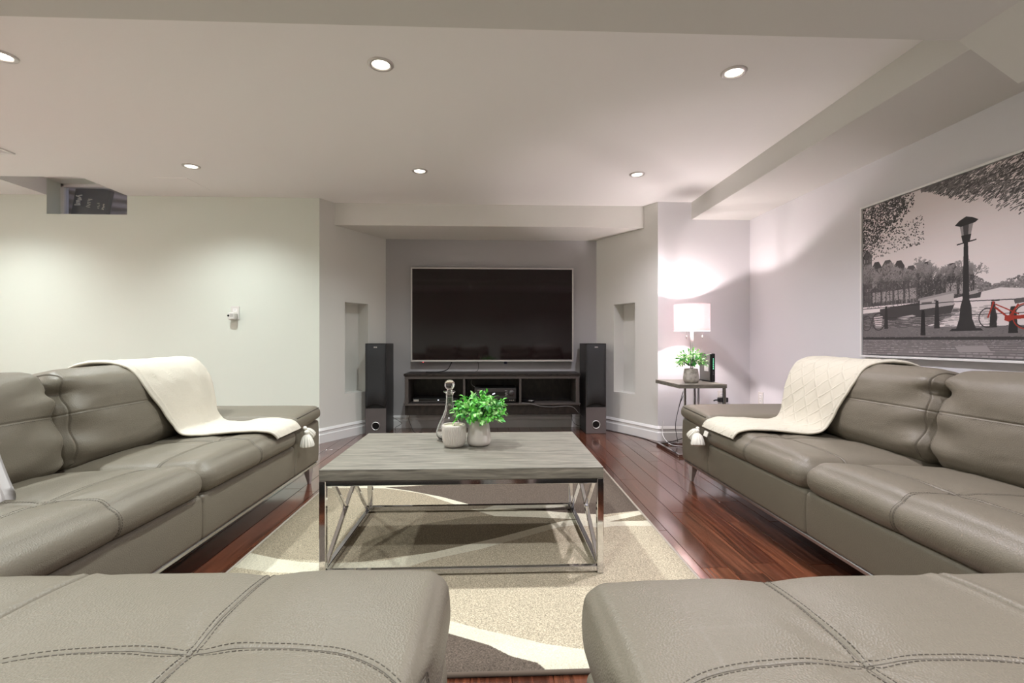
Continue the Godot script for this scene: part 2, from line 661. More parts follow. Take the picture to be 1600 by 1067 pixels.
	# baseboards
	var bp := [Vector2(0.0, 0.0), Vector2(0.018, 0.0), Vector2(0.018, 0.072), Vector2(0.012, 0.08), Vector2(0.012, 0.098), Vector2(0.017, 0.106), Vector2(0.010, 0.118), Vector2(0.004, 0.126), Vector2(0.0, 0.128)]
	baseboard("baseboard_back", [Vector2(LEFT, BACK), al, bl], bp)
	baseboard("baseboard_television", [bl, br], bp)
	baseboard("baseboard_right", [br, ar, Vector2(RIGHT, BACK), Vector2(RIGHT, REAR)], bp)
	# flush access hatch and its shadow line in the ceiling
	st = new_st()
	bxw(st, -2.56, -2.312, CEIL - 0.003, CEIL + 0.01, 3.752, 4.05, 0.0015)
	tag(obj("ceiling_hatch", st, M.ceiling), "square white access hatch in the ceiling near the back wall", "hatch", "", "structure")
	# air vent
	var v := thing("ceiling_vent", "white slotted air vent in the ceiling at the left edge", "vent", W(-3.33, CEIL, 3.26))
	st = new_st()
	for s in [-1.0, 1.0]:
		bx(st, Vector3(0.172 * s, -0.003, 0), Vector3(0.022, 0.008, 0.10), 0.002)
		bx(st, Vector3(0, -0.003, 0.047 * s), Vector3(0.366, 0.008, 0.016), 0.002)
	obj("frame", st, M.trim, v)
	for k in 5:
		st = new_st()
		bx(st, Vector3(0, -0.002, -0.03 + 0.015 * k), Vector3(0.325, 0.002, 0.012), 0.0, Basis(Vector3.RIGHT, 0.6))
		obj("slat", st, M.trim, v)


func baseboard(called: String, line: Array, prof: Array) -> void:
	# the room lies to the side of the line that faces the camera
	var st := new_st()
	var eye := Vector2(0, 1.0)
	var offs := []
	for i in line.size():
		var ns := []
		for k in [i - 1, i]:
			if k < 0 or k >= line.size() - 1:
				continue
			var e: Vector2 = (line[k + 1] - line[k]).normalized()
			var n := Vector2(e.y, -e.x)
			if n.dot(eye - line[k]) < 0:
				n = -n
			ns.append(n)
		var m: Vector2 = ns[0]
		if ns.size() == 2:
			m = (ns[0] + ns[1]).normalized()
			m /= m.dot(ns[0])
		offs.append(m)
	for i in range(line.size() - 1):
		for k in range(prof.size() - 1):
			var p: Vector2 = prof[k]
			var q: Vector2 = prof[k + 1]
			var at := func(j: int, c: Vector2) -> Vector3:
				var g: Vector2 = line[j] + offs[j] * c.x
				return W(g.x, c.y, g.y)
			var n2: Vector2 = offs[i]
			poly(st, [at.call(i, p), at.call(i + 1, p), at.call(i + 1, q), at.call(i, q)], Vector3(n2.x * (q.y - p.y), -(q.x - p.x), -n2.y * (q.y - p.y)))
	struct(called, st, M.trim, "white moulded baseboard along the " + called.trim_prefix("baseboard_") + " wall", "baseboard")


func floor_planks() -> void:
	var fl := get_node("floor")
	var wd := 0.1085
	var meshes := {}
	var k0 := -int((2.6 + 0.81) / wd)
	var rest := [new_st(), new_st()]
	for k in range(-60, 15):
		var xa := 0.81 + wd * k
		var xb: float = min(xa + wd, RIGHT)
		if xa > RIGHT - 0.01 or xb < LEFT:
			continue
		var d := REAR - rng.randf() * 1.2
		var first := true
		while d < 5.0:
			var l: float = [0.95, 1.2, 1.45, 0.75][rng.randi() % 4]
			if k == 0 and d < 1.844 and d + l > 1.6:
				l = 1.844 - d
			if k == 1 and d < 2.448 and d + l > 2.2:
				l = 2.448 - d
			var e: float = min(d + l, 5.0)
			var tone := rng.randi() % 4
			var seen: bool = e > 0.9 and xb > -2.2 and (xa > -1.75 or d > 1.0) and not (xa > -0.98 and xb < 0.73 and d > 1.35 and e < 3.6)
			if e - d > 0.03:
				if seen:
					var key := "%.3f" % (e - d) if xb - xa > wd - 0.001 else "x%.3f" % (e - d)
					if not meshes.has(key):
						var st := new_st()
						bx(st, Vector3.ZERO, Vector3(xb - xa - 0.0008, 0.012, e - d - 0.0008), 0.0014)
						meshes[key] = mesh_of(st)
					var o := put("plank", meshes[key], M["plank_%d" % tone], fl)
					o.position = W((xa + xb) / 2, -0.006, (d + e) / 2)
				else:
					bxw(rest[tone % 2], xa + 0.0004, xb - 0.0004, -0.012, 0.0, d + 0.0004, e - 0.0004, 0.0)
			d = e
	for i in 2:
		var o := obj("plank", rest[i], M["plank_%d" % i], fl)
		o.set_meta("kind", "stuff")


func window_well() -> void:
	var x0 := -3.765
	var x1 := -3.105
	# frame and pane
	var st := new_st()
	var d0 := BACK + 0.13
	for s in [[x0 - 0.01, x0 + 0.03, 1.948, CEIL + 0.145], [x1 - 0.03, x1 + 0.01, 1.948, CEIL + 0.145], [x0, x1, 1.948, 1.98], [x0, x1, CEIL + 0.11, CEIL + 0.145]]:
		bxw(st, s[0], s[1], s[2], s[3], d0, d0 + 0.05, 0.003)
	var w := obj("window_1", st, M.trim)
	tag(w, "small high window with a box leaning outside it", "window", "", "structure")
	st = new_st()
	bxw(st, x0 + 0.03, x1 - 0.03, 1.98, CEIL + 0.11, d0 + 0.02, d0 + 0.026, 0.0)
	obj("pane", st, M.pane, w)
	# corrugated steel well, open above
	st = new_st(true)
	var rows := []
	for i in 61:
		var y := 1.72 + i * 0.012
		var bulge := 0.012 * sin(i * 0.9)
		var row := []
		for k in 33:
			var a := PI * k / 32.0
			row.append(W(-3.435 - (0.52 + bulge) * cos(a), y, BACK + 0.2 + (0.55 + bulge) * sin(a)))
		rows.append(row)
	grid(st, rows, true)
	var cw := obj("window_well", st, M.corrugated)
	tag(cw, "ribbed grey steel well outside the high window", "window well", "", "structure")
	st = new_st()
	slab(st, [Vector2(-3.96, BACK + 0.2), Vector2(-2.91, BACK + 0.2), Vector2(-2.95, BACK + 0.6), Vector2(-3.2, BACK + 0.78), Vector2(-3.6, BACK + 0.78), Vector2(-3.92, BACK + 0.6)], 1.70, 1.86)
	tag(obj("gravel_bed", st, M.gravel), "gravel at the bottom of the window well", "gravel", "", "stuff")
	# black carton leaning in the well
	var c := thing("carton", "black carton with sideways pale lettering behind the high window", "box", W(-3.73, 1.872, BACK + 0.36), 0.0)
	var tilt := Basis(Vector3.BACK, -0.19) * Basis(Vector3.UP, 0.12)
	st = new_st()
	bx(st, tilt * Vector3(0, 0.215, 0), Vector3(0.285, 0.43, 0.05), 0.004, tilt)
	obj("body", st, M.carton, c)
	# unreadable sideways print: rows of pale strokes
	var r2 := RandomNumberGenerator.new()
	r2.seed = 4
	for blk in [[-0.100, 0.052, 7, 0.014], [-0.014, 0.036, 6, 0.008], [0.066, 0.022, 4, 0.007], [0.102, 0.022, 4, 0.012]]:
		st = new_st()
		for k in blk[2]:
			var yy: float = 0.240 + 0.0145 * k + (0.008 if blk[2] < 6 else 0.0)
			var wd: float = blk[1] * r2.randf_range(0.55, 1.0)
			bx(st, tilt * Vector3(blk[0] + r2.randf_range(-0.006, 0.006), yy + 0.0, 0.0255), Vector3(wd, blk[3] * 0.75, 0.001), 0.0, tilt * Basis(Vector3.BACK, r2.randf_range(-0.5, 0.5)))
		obj("print", st, M.print_white, c)


# ------------------------------------------------------------------ rug
func fill(im: Image, pts: Array, col: Color) -> void:
	var lo := 1e9
	var hi := -1e9
	for p in pts:
		lo = min(lo, p.y)
		hi = max(hi, p.y)
	for y in range(maxi(0, floori(lo)), mini(im.get_height() - 1, ceili(hi)) + 1):
		var xs := []
		for i in pts.size():
			var a: Vector2 = pts[i]
			var b: Vector2 = pts[(i + 1) % pts.size()]
			if (a.y <= y + 0.5) != (b.y <= y + 0.5):
				xs.append(a.x + (b.x - a.x) * (y + 0.5 - a.y) / (b.y - a.y))
		xs.sort()
		for i in range(0, xs.size() - 1, 2):
			var s := maxi(0, roundi(xs[i]))
			var e := mini(im.get_width(), roundi(xs[i + 1]))
			if e > s:
				im.fill_rect(Rect2i(s, y, e - s, 1), col)


func rug() -> void:
	var x0 := -1.0
	var x1 := 0.757
	var d0 := 1.268
	var d1 := 4.05
	var w := 800
	var h := 1266
	var im := Image.create(w, h, false, Image.FORMAT_RGB8)
	var beige := Color(0.70, 0.655, 0.57)
	var tan_ := Color(0.60, 0.56, 0.48)
	var brown := Color(0.375, 0.335, 0.30)
	var cream := Color(0.81, 0.785, 0.705)
	im.fill(beige)
	var P := func(a: Array) -> Array:
		var out := []
		for i in range(0, a.size(), 2):
			out.append(Vector2((a[i] - x0) / (x1 - x0) * w, (a[i + 1] - d0) / (d1 - d0) * h))
		return out
	# taupe field under the table and to its left, then brown, then the cream bands
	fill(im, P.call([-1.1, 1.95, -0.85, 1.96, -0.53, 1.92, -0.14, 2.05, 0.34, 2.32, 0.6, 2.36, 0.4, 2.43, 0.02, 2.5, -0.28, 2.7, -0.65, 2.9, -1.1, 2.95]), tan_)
	fill(im, P.call([-0.53, 1.92, -0.24, 2.0, 0.03, 2.14, 0.34, 2.32, 0.55, 2.38, 0.2, 2.42, -0.1, 2.4, -0.4, 2.28, -0.56, 2.1]), Color(0.50, 0.46, 0.39))  # shadow of the table, painted as darker taupe
	fill(im, P.call([-1.1, 2.93, -0.65, 2.88, 0.0, 3.05, 0.8, 3.2, 0.8, 3.6, 0.2, 3.45, -0.5, 3.25, -1.1, 3.2]), cream)
	fill(im, P.call([-0.65, 2.90, -0.46, 2.92, -0.2, 2.98, 0.13, 3.12, 0.8, 3.32, 0.8, 2.46, 0.55, 2.4, 0.26, 2.46, 0.02, 2.51, -0.12, 2.57, -0.28, 2.7, -0.48, 2.82]), brown)
	fill(im, P.call([-1.1, 3.02, -0.9, 3.0, -0.62, 2.98, -0.9, 3.06, -1.1, 3.1]), brown)
	fill(im, P.call([-1.1, 3.22, -0.5, 3.27, 0.2, 3.47, 0.8, 3.62, 0.8, 4.1, -1.1, 4.1]), tan_)
	fill(im, P.call([-1.1, 2.9, -0.68, 2.89, -0.56, 2.85, -0.4, 2.77, -0.19, 2.57, 0.01, 2.40, 0.25, 2.37, 0.41, 2.34, 0.55, 2.36, 0.55, 2.4, 0.42, 2.42, 0.26, 2.465, 0.02, 2.515, -0.12, 2.575, -0.28, 2.705, -0.48, 2.825, -0.65, 2.905, -1.1, 2.98]), cream)
	fill(im, P.call([-1.1, 2.06, -0.99, 2.02, -0.85, 1.96, -0.75, 1.93, -0.63, 1.915, -0.53, 1.92, -0.43, 1.93, -0.36, 1.96, -0.24, 2.0, -0.14, 2.05, 0.03, 2.14, 0.21, 2.25, 0.34, 2.32, 0.41, 2.34, 0.55, 2.36, 0.8, 2.47, 0.8, 2.24, 0.57, 2.25, 0.51, 2.23, 0.39, 2.27, 0.30, 2.24, 0.11, 2.12, -0.05, 2.02, -0.25, 1.93, -0.34, 1.86, -0.43, 1.84, -0.52, 1.82, -0.65, 1.83, -0.84, 1.85, -1.1, 1.93]), cream)
	fill(im, P.call([0.56, 2.305, 0.66, 2.35, 0.8, 2.42, 0.8, 2.31]), Color(0.52, 0.475, 0.40))
	fill(im, P.call([-0.4, 1.66, -0.24, 1.54, -0.14, 1.51, -0.04, 1.46, 0.06, 1.42, 0.15, 1.38, 0.26, 1.35, 0.45, 1.31, 0.8, 1.28, 0.8, 1.2, 0.2, 1.2, -0.23, 1.48, -0.4, 1.57]), cream)
	fill(im, P.call([-1.1, 1.75, -0.7, 1.66, -0.4, 1.575, -0.23, 1.485, -0.15, 1.45, -0.09, 1.42, -0.01, 1.38, 0.05, 1.33, 0.12, 1.30, 0.19, 1.2, -1.1, 1.2]), brown)
	var fz := FastNoiseLite.new()
	fz.frequency = 0.35
	fz.seed = 9
	for y in h:
		for x in w:
			var c := im.get_pixel(x, y)
			var dark := c.r < 0.8
			var t := 1.0 + (rng.randf() - 0.5) * (0.36 if dark else 0.14) + fz.get_noise_2d(x, y) * (0.30 if dark else 0.10)
			im.set_pixel(x, y, Color(c.r * t, c.g * t, c.b * t))
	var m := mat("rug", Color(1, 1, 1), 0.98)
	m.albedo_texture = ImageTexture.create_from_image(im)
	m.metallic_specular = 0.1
	m.heightmap_enabled = true
	var nt := noise_tex(FastNoiseLite.TYPE_SIMPLEX_SMOOTH, 0.2, 512, 2)
	m.heightmap_texture = nt
	m.heightmap_scale = 0.25
	var b := mat("rug_edge", Color(0.36, 0.31, 0.265), 0.95)
	var t := thing("area_rug", "beige and brown rug with sweeping cream curves under the coffee table", "rug", W((x0 + x1) / 2, 0, (d0 + d1) / 2))
	var hx := (x1 - x0) / 2
	var hd := (d1 - d0) / 2
	# pile: a softly uneven top with a rounded rim
	var st := new_st(true)
	var rows := []
	var uvs := []
	for i in 61:
		var row := []
		var ur := []
		for k in 41:
			var u := k / 40.0
			var v := i / 60.0
			var y := 0.0125
			if i == 0 or i == 60 or k == 0 or k == 40:
				y = 0.001
			row.append(Vector3(lerpf(-hx, hx, u), y, lerpf(hd, -hd, v)))
			ur.append(Vector2(u, v))
		rows.append(row)
		uvs.append(ur)
	# narrow the outer cells so that the rim is steep
	for i in 61:
		rows[i][1].x = -hx + 0.008
		rows[i][39].x = hx - 0.008
		uvs[i][1].x = 0.005
		uvs[i][39].x = 0.995
	for k in 41:
		rows[1][k].z = hd - 0.008
		rows[59][k].z = -hd + 0.008
		uvs[1][k].y = 0.003
		uvs[59][k].y = 0.997
	grid(st, rows, true, uvs)
	obj("pile", st, m, t)
	# corded edge binding
	for e in [[Vector3(-hx, 0.007, hd), Vector3(hx, 0.007, hd)], [Vector3(-hx, 0.007, -hd), Vector3(hx, 0.007, -hd)], [Vector3(-hx, 0.007, hd), Vector3(-hx, 0.007, -hd)], [Vector3(hx, 0.007, hd), Vector3(hx, 0.007, -hd)]]:
		st = new_st(true)
		tube(st, [e[0], e[0].lerp(e[1], 0.5), e[1]], 0.0068, 8)
		obj("edge_binding", st, b if absf(e[0].z - e[1].z) < 0.1 and e[0].z > 0 else M.rib_dark, t)


# ------------------------------------------------------------------ sofas
func seat_fn(h: Vector3, zc: float, bow: float, slope: float, seed_: float, sx: Array) -> Callable:
	return func(q: Vector3, p: Vector3, n: Vector3) -> Vector3:
		var ux := q.x / h.x
		var uz := q.z / h.z
		var dx := q.x
		var joint := 1.0
		if sx.size() > 1:
			dx = minf(absf(q.x - sx[0]), absf(q.x - sx[1]))
			joint = absf(q.x)
		var dz := q.z - zc
		var o := p
		var up := maxf(n.y, 0.0)
		# pillow shape, pulled down along the two seams
		var f := (1.0 - pow(absf(ux), 4.0 * sx.size())) * (1.0 - pow(absf(uz), 6.0))
		o.y += up * 0.020 * f
		o.y -= up * (0.007 * exp(-pow(dx / 0.05, 2)) + 0.007 * exp(-pow(dz / 0.05, 2)))
		o.y -= up * slope * (h.z - q.z)
		if sx.size() > 1:   # where its two cushions meet
			o.y += up * (0.004 * exp(-pow((joint - 0.012) / 0.010, 2)) - 0.006 * exp(-pow(joint / 0.004, 2)))
			o.z -= maxf(n.z, 0.0) * 0.006 * exp(-pow(joint / 0.006, 2))
		# front and sides swell, and are drawn in where the seam wraps round them
		o.z += maxf(n.z, 0.0) * (0.016 * (1.0 - pow(q.y / h.y, 2)) - 0.004 * exp(-pow(dx / 0.03, 2)))
		var side := absf(n.x)
		o.x += n.x * side * (0.012 * (1.0 - pow(q.y / h.y, 2)) - 0.010 * exp(-pow(dz / 0.03, 2)))
		# soft creases that run out from the crossing and from the corners
		var rr := Vector2(dx, dz).length()
		var ang := atan2(dz, dx)
		o.y += up * 0.0022 * sin(ang * 9.0 + seed_) * exp(-pow((rr - 0.06) / 0.05, 2))
		var cd := Vector2(h.x - absf(q.x), (q.z + h.z)).length()
		o.y += up * 0.003 * sin(q.x * 60.0 + q.z * 38.0 + seed_) * exp(-pow(cd / 0.18, 2))
		o.y += up * 0.0022 * noise.get_noise_3d(q.x * 7.0 + seed_, 0.0, q.z * 7.0)
		o.z += maxf(n.z, 0.0) * 0.002 * noise.get_noise_3d(q.x * 12.0 + seed_, q.y * 8.0, 0.0)
		# the stitched grooves
		var g := 0.0026 * exp(-pow(dx / 0.0024, 2)) * (1.0 if (n.y > 0.05 or n.z > 0.05) else 0.0)
		g += 0.0026 * exp(-pow(dz / 0.0024, 2)) * (1.0 if (n.y > 0.05 or side > 0.5) else 0.0)
		o -= n * g
		# the cross seam bends towards the back at its ends
		var um := absf(ux)
		if sx.size() > 1:
			um = dx / absf(sx[0])
		o.z -= up * bow * pow(um, 5.0) * exp(-pow(dz / 0.12, 2))
		return o


func seat_cushion(parent: Node3D, c: Vector3, h: Vector3, zc: float, bow: float, slope: float, seed_: float, sx: Array = [0.0]) -> void:
	var r := 0.058 if sx.size() == 1 else 0.032
	var fn := seat_fn(h, zc, bow, slope, seed_, sx)
	var cs := [coords(h.x, r, 34 * sx.size(), sx if sx.size() == 1 else [sx[0], 0.0, sx[1]]), coords(h.y, r, 4, []), coords(h.z, r, 34, [zc])]
	var cu := put("seat_cushion", cushion(h, r, cs, fn), M.leather, parent)
	cu.position = c
	var st := new_st()
	for xs in sx:
		stitches(st, dense([Vector3(xs, h.y, -h.z + 0.06), Vector3(xs, h.y, h.z), Vector3(xs, -h.y + 0.02, h.z)]), h, r, fn, 0.008, 0.008, 0.0010)
	stitches(st, dense([Vector3(-h.x, h.y, zc), Vector3(h.x, h.y, zc)]), h, r, fn, 0.008, 0.008, 0.0010)
	for o in [-0.0065, 0.0065]:
		for xs in sx:
			stitches(st, dense([Vector3(xs + o, h.y, -h.z + 0.06), Vector3(xs + o, h.y, h.z), Vector3(xs + o, -h.y + 0.02, h.z)]), h, r, fn)
		stitches(st, dense([Vector3(-h.x, h.y, zc + o), Vector3(h.x, h.y, zc + o)]), h, r, fn)
		for s in [-1.0, 1.0]:
			stitches(st, dense([Vector3(s * h.x, h.y, zc + o), Vector3(s * h.x, -h.y + 0.02, zc + o)]), h, r, fn)
	var so := obj("stitching", st, M.thread, cu)
	so.set_meta("kind", "stuff")


func dense(path: Array) -> Array:
	var out := []
	for i in range(path.size() - 1):
		var n := maxi(1, int((path[i + 1] - path[i]).length() / 0.05))
		for k in n:
			out.append(path[i].lerp(path[i + 1], float(k) / n))
	out.append(path[-1])
	return out


func back_fn(h: Vector3, seed_: float) -> Callable:
	return func(q: Vector3, p: Vector3, n: Vector3) -> Vector3:
		var o := p
		var ux := q.x / h.x
		var uy := q.y / h.y
		var fr := maxf(n.z, 0.0)
		var yc := 0.02
		o.z += fr * (0.035 * (1.0 - pow(absf(ux), 3.0)) * (1.0 - uy * uy) - 0.006 * exp(-pow((q.y - yc) / 0.03, 2)))
		o.y += maxf(n.y, 0.0) * (0.012 * (1.0 - pow(absf(ux), 4.0)))
		# gathered creases at both sides, deeper near the top
		var e := h.x - absf(q.x)
		var w := exp(-pow(e / 0.13, 2))
		o.z += fr * w * (0.0135 * sin(q.y * 46.0 + seed_ + signf(q.x) * 1.1 + e * 9.0) + 0.006 * sin(q.y * 27.0 + seed_ * 2.0 - e * 20.0))
		o.z += fr * 0.006 * noise.get_noise_3d(q.x * 4.0 + seed_, q.y * 7.0, 1.0)
		var pinch := exp(-pow((uy - 0.52) / 0.09, 2)) * exp(-pow(e / 0.05, 2))
		o.x -= signf(q.x) * 0.022 * pinch
		o.z -= fr * 0.02 * pinch
		o.x += n.x * absf(n.x) * 0.012 * (1.0 - uy * uy)
		var g := 0.0028 * exp(-pow((q.y - yc) / 0.0026, 2)) * (1.0 if n.z > 0.05 else 0.0)
		g += 0.003 * exp(-pow((e - 0.02) / 0.003, 2)) * (1.0 if n.z > 0.3 or n.y > 0.3 else 0.0)
		return o - n * g


func back_cushion(parent: Node3D, c: Vector3, h: Vector3, lean: float, seed_: float) -> void:
	var r := 0.075
	var fn := back_fn(h, seed_)
	var cs := [coords(h.x, r, 30, [h.x - 0.02, -h.x + 0.02]), coords(h.y, r, 30, [0.02]), coords(h.z, r, 5, [])]
	var cu := put("back_cushion", cushion(h, r, cs, fn), M.leather, parent)
	cu.position = c
	cu.rotation.x = -lean
	var st := new_st()
	for o in [-0.006, 0.006]:
		stitches(st, dense([Vector3(-h.x + 0.02, 0.02 + o, h.z), Vector3(h.x - 0.02, 0.02 + o, h.z)]), h, r, fn)
	for s in [-1.0, 1.0]:
		stitches(st, dense([Vector3(s * (h.x - 0.027), -h.y + 0.03, h.z), Vector3(s * (h.x - 0.027), h.y, h.z), Vector3(s * (h.x - 0.027), h.y, -h.z + 0.04)]), h, r, fn)
	var so := obj("stitching", st, M.thread, cu)
	so.set_meta("kind", "stuff")


func panel(parent: Node3D, called: String, x0: float, x1: float, y0: float, y1: float, z0: float, z1: float) -> void:
	var h := Vector3(absf(x1 - x0), y1 - y0, z1 - z0) / 2
	var r := 0.016
	var fn := func(q: Vector3, p: Vector3, n: Vector3) -> Vector3:
		var bow := 0.004 * (1.0 - pow(q.y / h.y, 2)) + 0.0016 * noise.get_noise_3d(q.x * 5.0 + x0, q.y * 9.0, q.z * 5.0)
		return p + n * bow
	var o := put(called, cushion(h, r, [coords(h.x, r, 12, []), coords(h.y, r, 5, []), coords(h.z, r, 12, [])], fn), M.leather, parent)
	o.position = Vector3((x0 + x1) / 2, (y0 + y1) / 2, (z0 + z1) / 2)


func sofa_leg(parent: Node3D, x: float, z: float, h: float) -> void:
	# a flat chrome blade, wide above, narrow below, folded along its middle
	var st := new_st()
	var s := signf(x)
	var lv := [[h, 0.030, 0.030, 0.0], [0.0, 0.009, 0.009, 0.012]]
	var ring := []
	for v in lv:
		var cx: float = v[3] * s
		ring.append([Vector3(cx - v[1], v[0], -v[2]), Vector3(cx + v[1], v[0], -v[2]), Vector3(cx + v[1], v[0], v[2] * 0.4), Vector3(cx, v[0], v[2]), Vector3(cx - v[1], v[0], v[2] * 0.4)])
	for k in 5:
		var q := [ring[1][k], ring[1][(k + 1) % 5], ring[0][(k + 1) % 5], ring[0][k]]
		poly(st, q, (q[0] + q[1] + q[2] + q[3]) / 4.0 - Vector3(0, h / 2, 0))
	poly(st, ring[0], Vector3.UP)
	poly(st, ring[1], Vector3.DOWN)
	var o := obj("leg", st, M.silver, parent)
	o.position = Vector3(x, 0, z)


# local axes: x along the sofa, z towards its front; s is the side of the arm
func side_sofa(label: String, at: Vector3, turn: float, s: float) -> Node3D:
	var t := thing("leather_sofa", label, "sofa", at, turn)
	var arm_in := 0.67
	var split := -0.18
	panel(t, "arm_base", s * arm_in, s * 1.04, 0.128, 0.388, -0.46, 0.46)
	panel(t, "base", s * split, s * arm_in, 0.128, 0.30, -0.46, 0.46)
	panel(t, "base", -s * 1.04, s * split, 0.128, 0.30, -0.46, 0.46)
	panel(t, "back_frame", -s * 1.04, s * 1.04, 0.29, 0.64, -0.46, -0.31)
	var st := new_st()
	bx(st, Vector3(0, 0.119, 0), Vector3(2.05, 0.016, 0.905), 0.003)
	obj("metal_rail", st, M.brushed, t)
	for x in [-0.98, 0.98]:
		for z in [-0.40, 0.42]:
			sofa_leg(t, x, z, 0.112)
	for k in 2:
		var a: float = s * (arm_in if k == 0 else split)
		var b: float = s * (split if k == 0 else -1.04)
		var h := Vector3(absf(a - b) / 2 - 0.002, 0.068, 0.325)
		seat_cushion(t, Vector3((a + b) / 2, 0.352, 0.142), h, 0.135, 0.0, 0.055, 1.0 + k * 2.3 + s)
		back_cushion(t, Vector3((a + b) / 2, 0.565, -0.145), Vector3(h.x + 0.004, 0.195, 0.105), 0.21, 0.4 + k * 1.9 + s * 0.7)
	# flat padded arm, a little higher on the outside
	var h2 := Vector3(0.20, 0.046, 0.455)
	var r := 0.04
	var fn := func(q: Vector3, p: Vector3, n: Vector3) -> Vector3:
		var o := p
		o.y += maxf(n.y, 0.0) * 0.010 * (1.0 - pow(absf(q.x / h2.x), 3.0)) * (1.0 - pow(absf(q.z / h2.z), 6.0))
		o.y += maxf(-n.y, 0.0) * 0.012 * clampf((q.x * s) / h2.x, 0.0, 1.0)
		return o - n * 0.002 * exp(-pow((absf(q.z) - h2.z + 0.0) / 0.003, 2))* (1.0 if absf(q.y - h2.y) < 0.004 else 0.0)
	var ap := put("arm_pad", cushion(h2, r, [coords(h2.x, r, 12, []), coords(h2.y, r, 3, []), coords(h2.z, r, 20, [])], fn), M.leather, t)
	ap.position = Vector3(s * 0.855, 0.422, 0.02)
	ap.rotation.z = s * 0.05
	st = new_st(true)
	var pipe := []
	for k in 25:
		pipe.append(Vector3(lerpf(-h2.x + 0.035, h2.x - 0.035, k / 24.0), h2.y - 0.010, h2.z - 0.010))
	tube(st, pipe, 0.0022, 6)
	obj("piping", st, M.thread, ap)
	return t


func front_sofa(label: String, inner: float, s: float, seed_: float, far: float) -> void:
	# s: +1 for the right one; the seat front looks at the television
	var wd := 0.64
	var depth := 1.45
	var t := thing("leather_loveseat", label, "sofa", W(inner + s * 0.83, 0, far - depth / 2), PI)
	var zf := depth / 2
	var X := func(k: float) -> float:      # distance from the inner end -> local x
		return s * (0.83 - k)
	panel(t, "base", X.call(0.0), X.call(2 * wd), 0.128, 0.30, -zf, zf - 0.03)
	panel(t, "arm_base", X.call(2 * wd), X.call(1.64), 0.128, 0.44, -zf, zf - 0.03)
	panel(t, "back_frame", X.call(0.0), X.call(1.64), 0.29, 0.64, -zf, -zf + 0.15)
	var st := new_st()
	bx(st, Vector3(s * 0.0, 0.119, 0), Vector3(1.6, 0.016, depth - 0.08), 0.003)
	obj("metal_rail", st, M.brushed, t)
	for x in [X.call(0.07), X.call(1.57)]:
		for z in [-zf + 0.07, zf - 0.1]:
			sofa_leg(t, x, z, 0.112)
	var hw := Vector3(wd - 0.002, 0.072, 0.55)
	var sx := [-wd / 2, wd / 2]
	seat_cushion(t, Vector3(X.call(wd), 0.381, zf - 0.565), hw, 0.29, 0.10, 0.0, seed_, sx)
	for k in 2:
		var c: float = X.call(wd * (k + 0.5))
		back_cushion(t, Vector3(c, 0.60, -zf + 0.27), Vector3(wd / 2 - 0.002, 0.195, 0.105), 0.21, seed_ + k)


func sofas() -> void:
	side_sofa("taupe leather sofa along the right wall under the picture with a quilted throw", W(1.675, 0, 2.01), -PI / 2, -1.0)
	side_sofa("taupe leather sofa on the left side with a smooth cream throw and white pillow", W(-1.555, 0, 2.05), PI / 2, 1.0)
	front_sofa("taupe leather seat in the left foreground, its rounded end beside the rug", -0.088, -1.0, 0.3, 0.945)
	front_sofa("taupe leather seat in the right foreground, its rounded end beside the rug", 0.166, 1.0, 2.1, 0.885)
	# white pillow at the left edge of the picture
	var h := Vector3(0.21, 0.21, 0.07)
	var fn := func(q: Vector3, p: Vector3, n: Vector3) -> Vector3:
		var u := absf(q.x / h.x)
		var v := absf(q.y / h.y)
		var f := (1.0 - pow(u, 2.5)) * (1.0 - pow(v, 2.5))
		var o := p
		o.z = signf(q.z) * absf(p.z) * (0.18 + 0.95 * f) if absf(n.z) > 0.0 else p.z
		o.x *= 1.0 - 0.06 * (1.0 - v * v)
		o.y *= 1.0 - 0.06 * (1.0 - u * u)
		return o
	var pl := put("throw_pillow", cushion(h, 0.03, [coords(h.x, 0.03, 20, []), coords(h.y, 0.03, 20, []), coords(h.z, 0.03, 4, [])], fn), M.pillow)
	pl.position = W(-1.49, 0.600, 1.265)
	pl.rotation = Vector3(0.0, PI / 2, 0.0)
	pl.rotate_object_local(Vector3.RIGHT, -0.30)
	tag(pl, "white cushion leaning on the left sofa at the edge of the picture", "cushion")


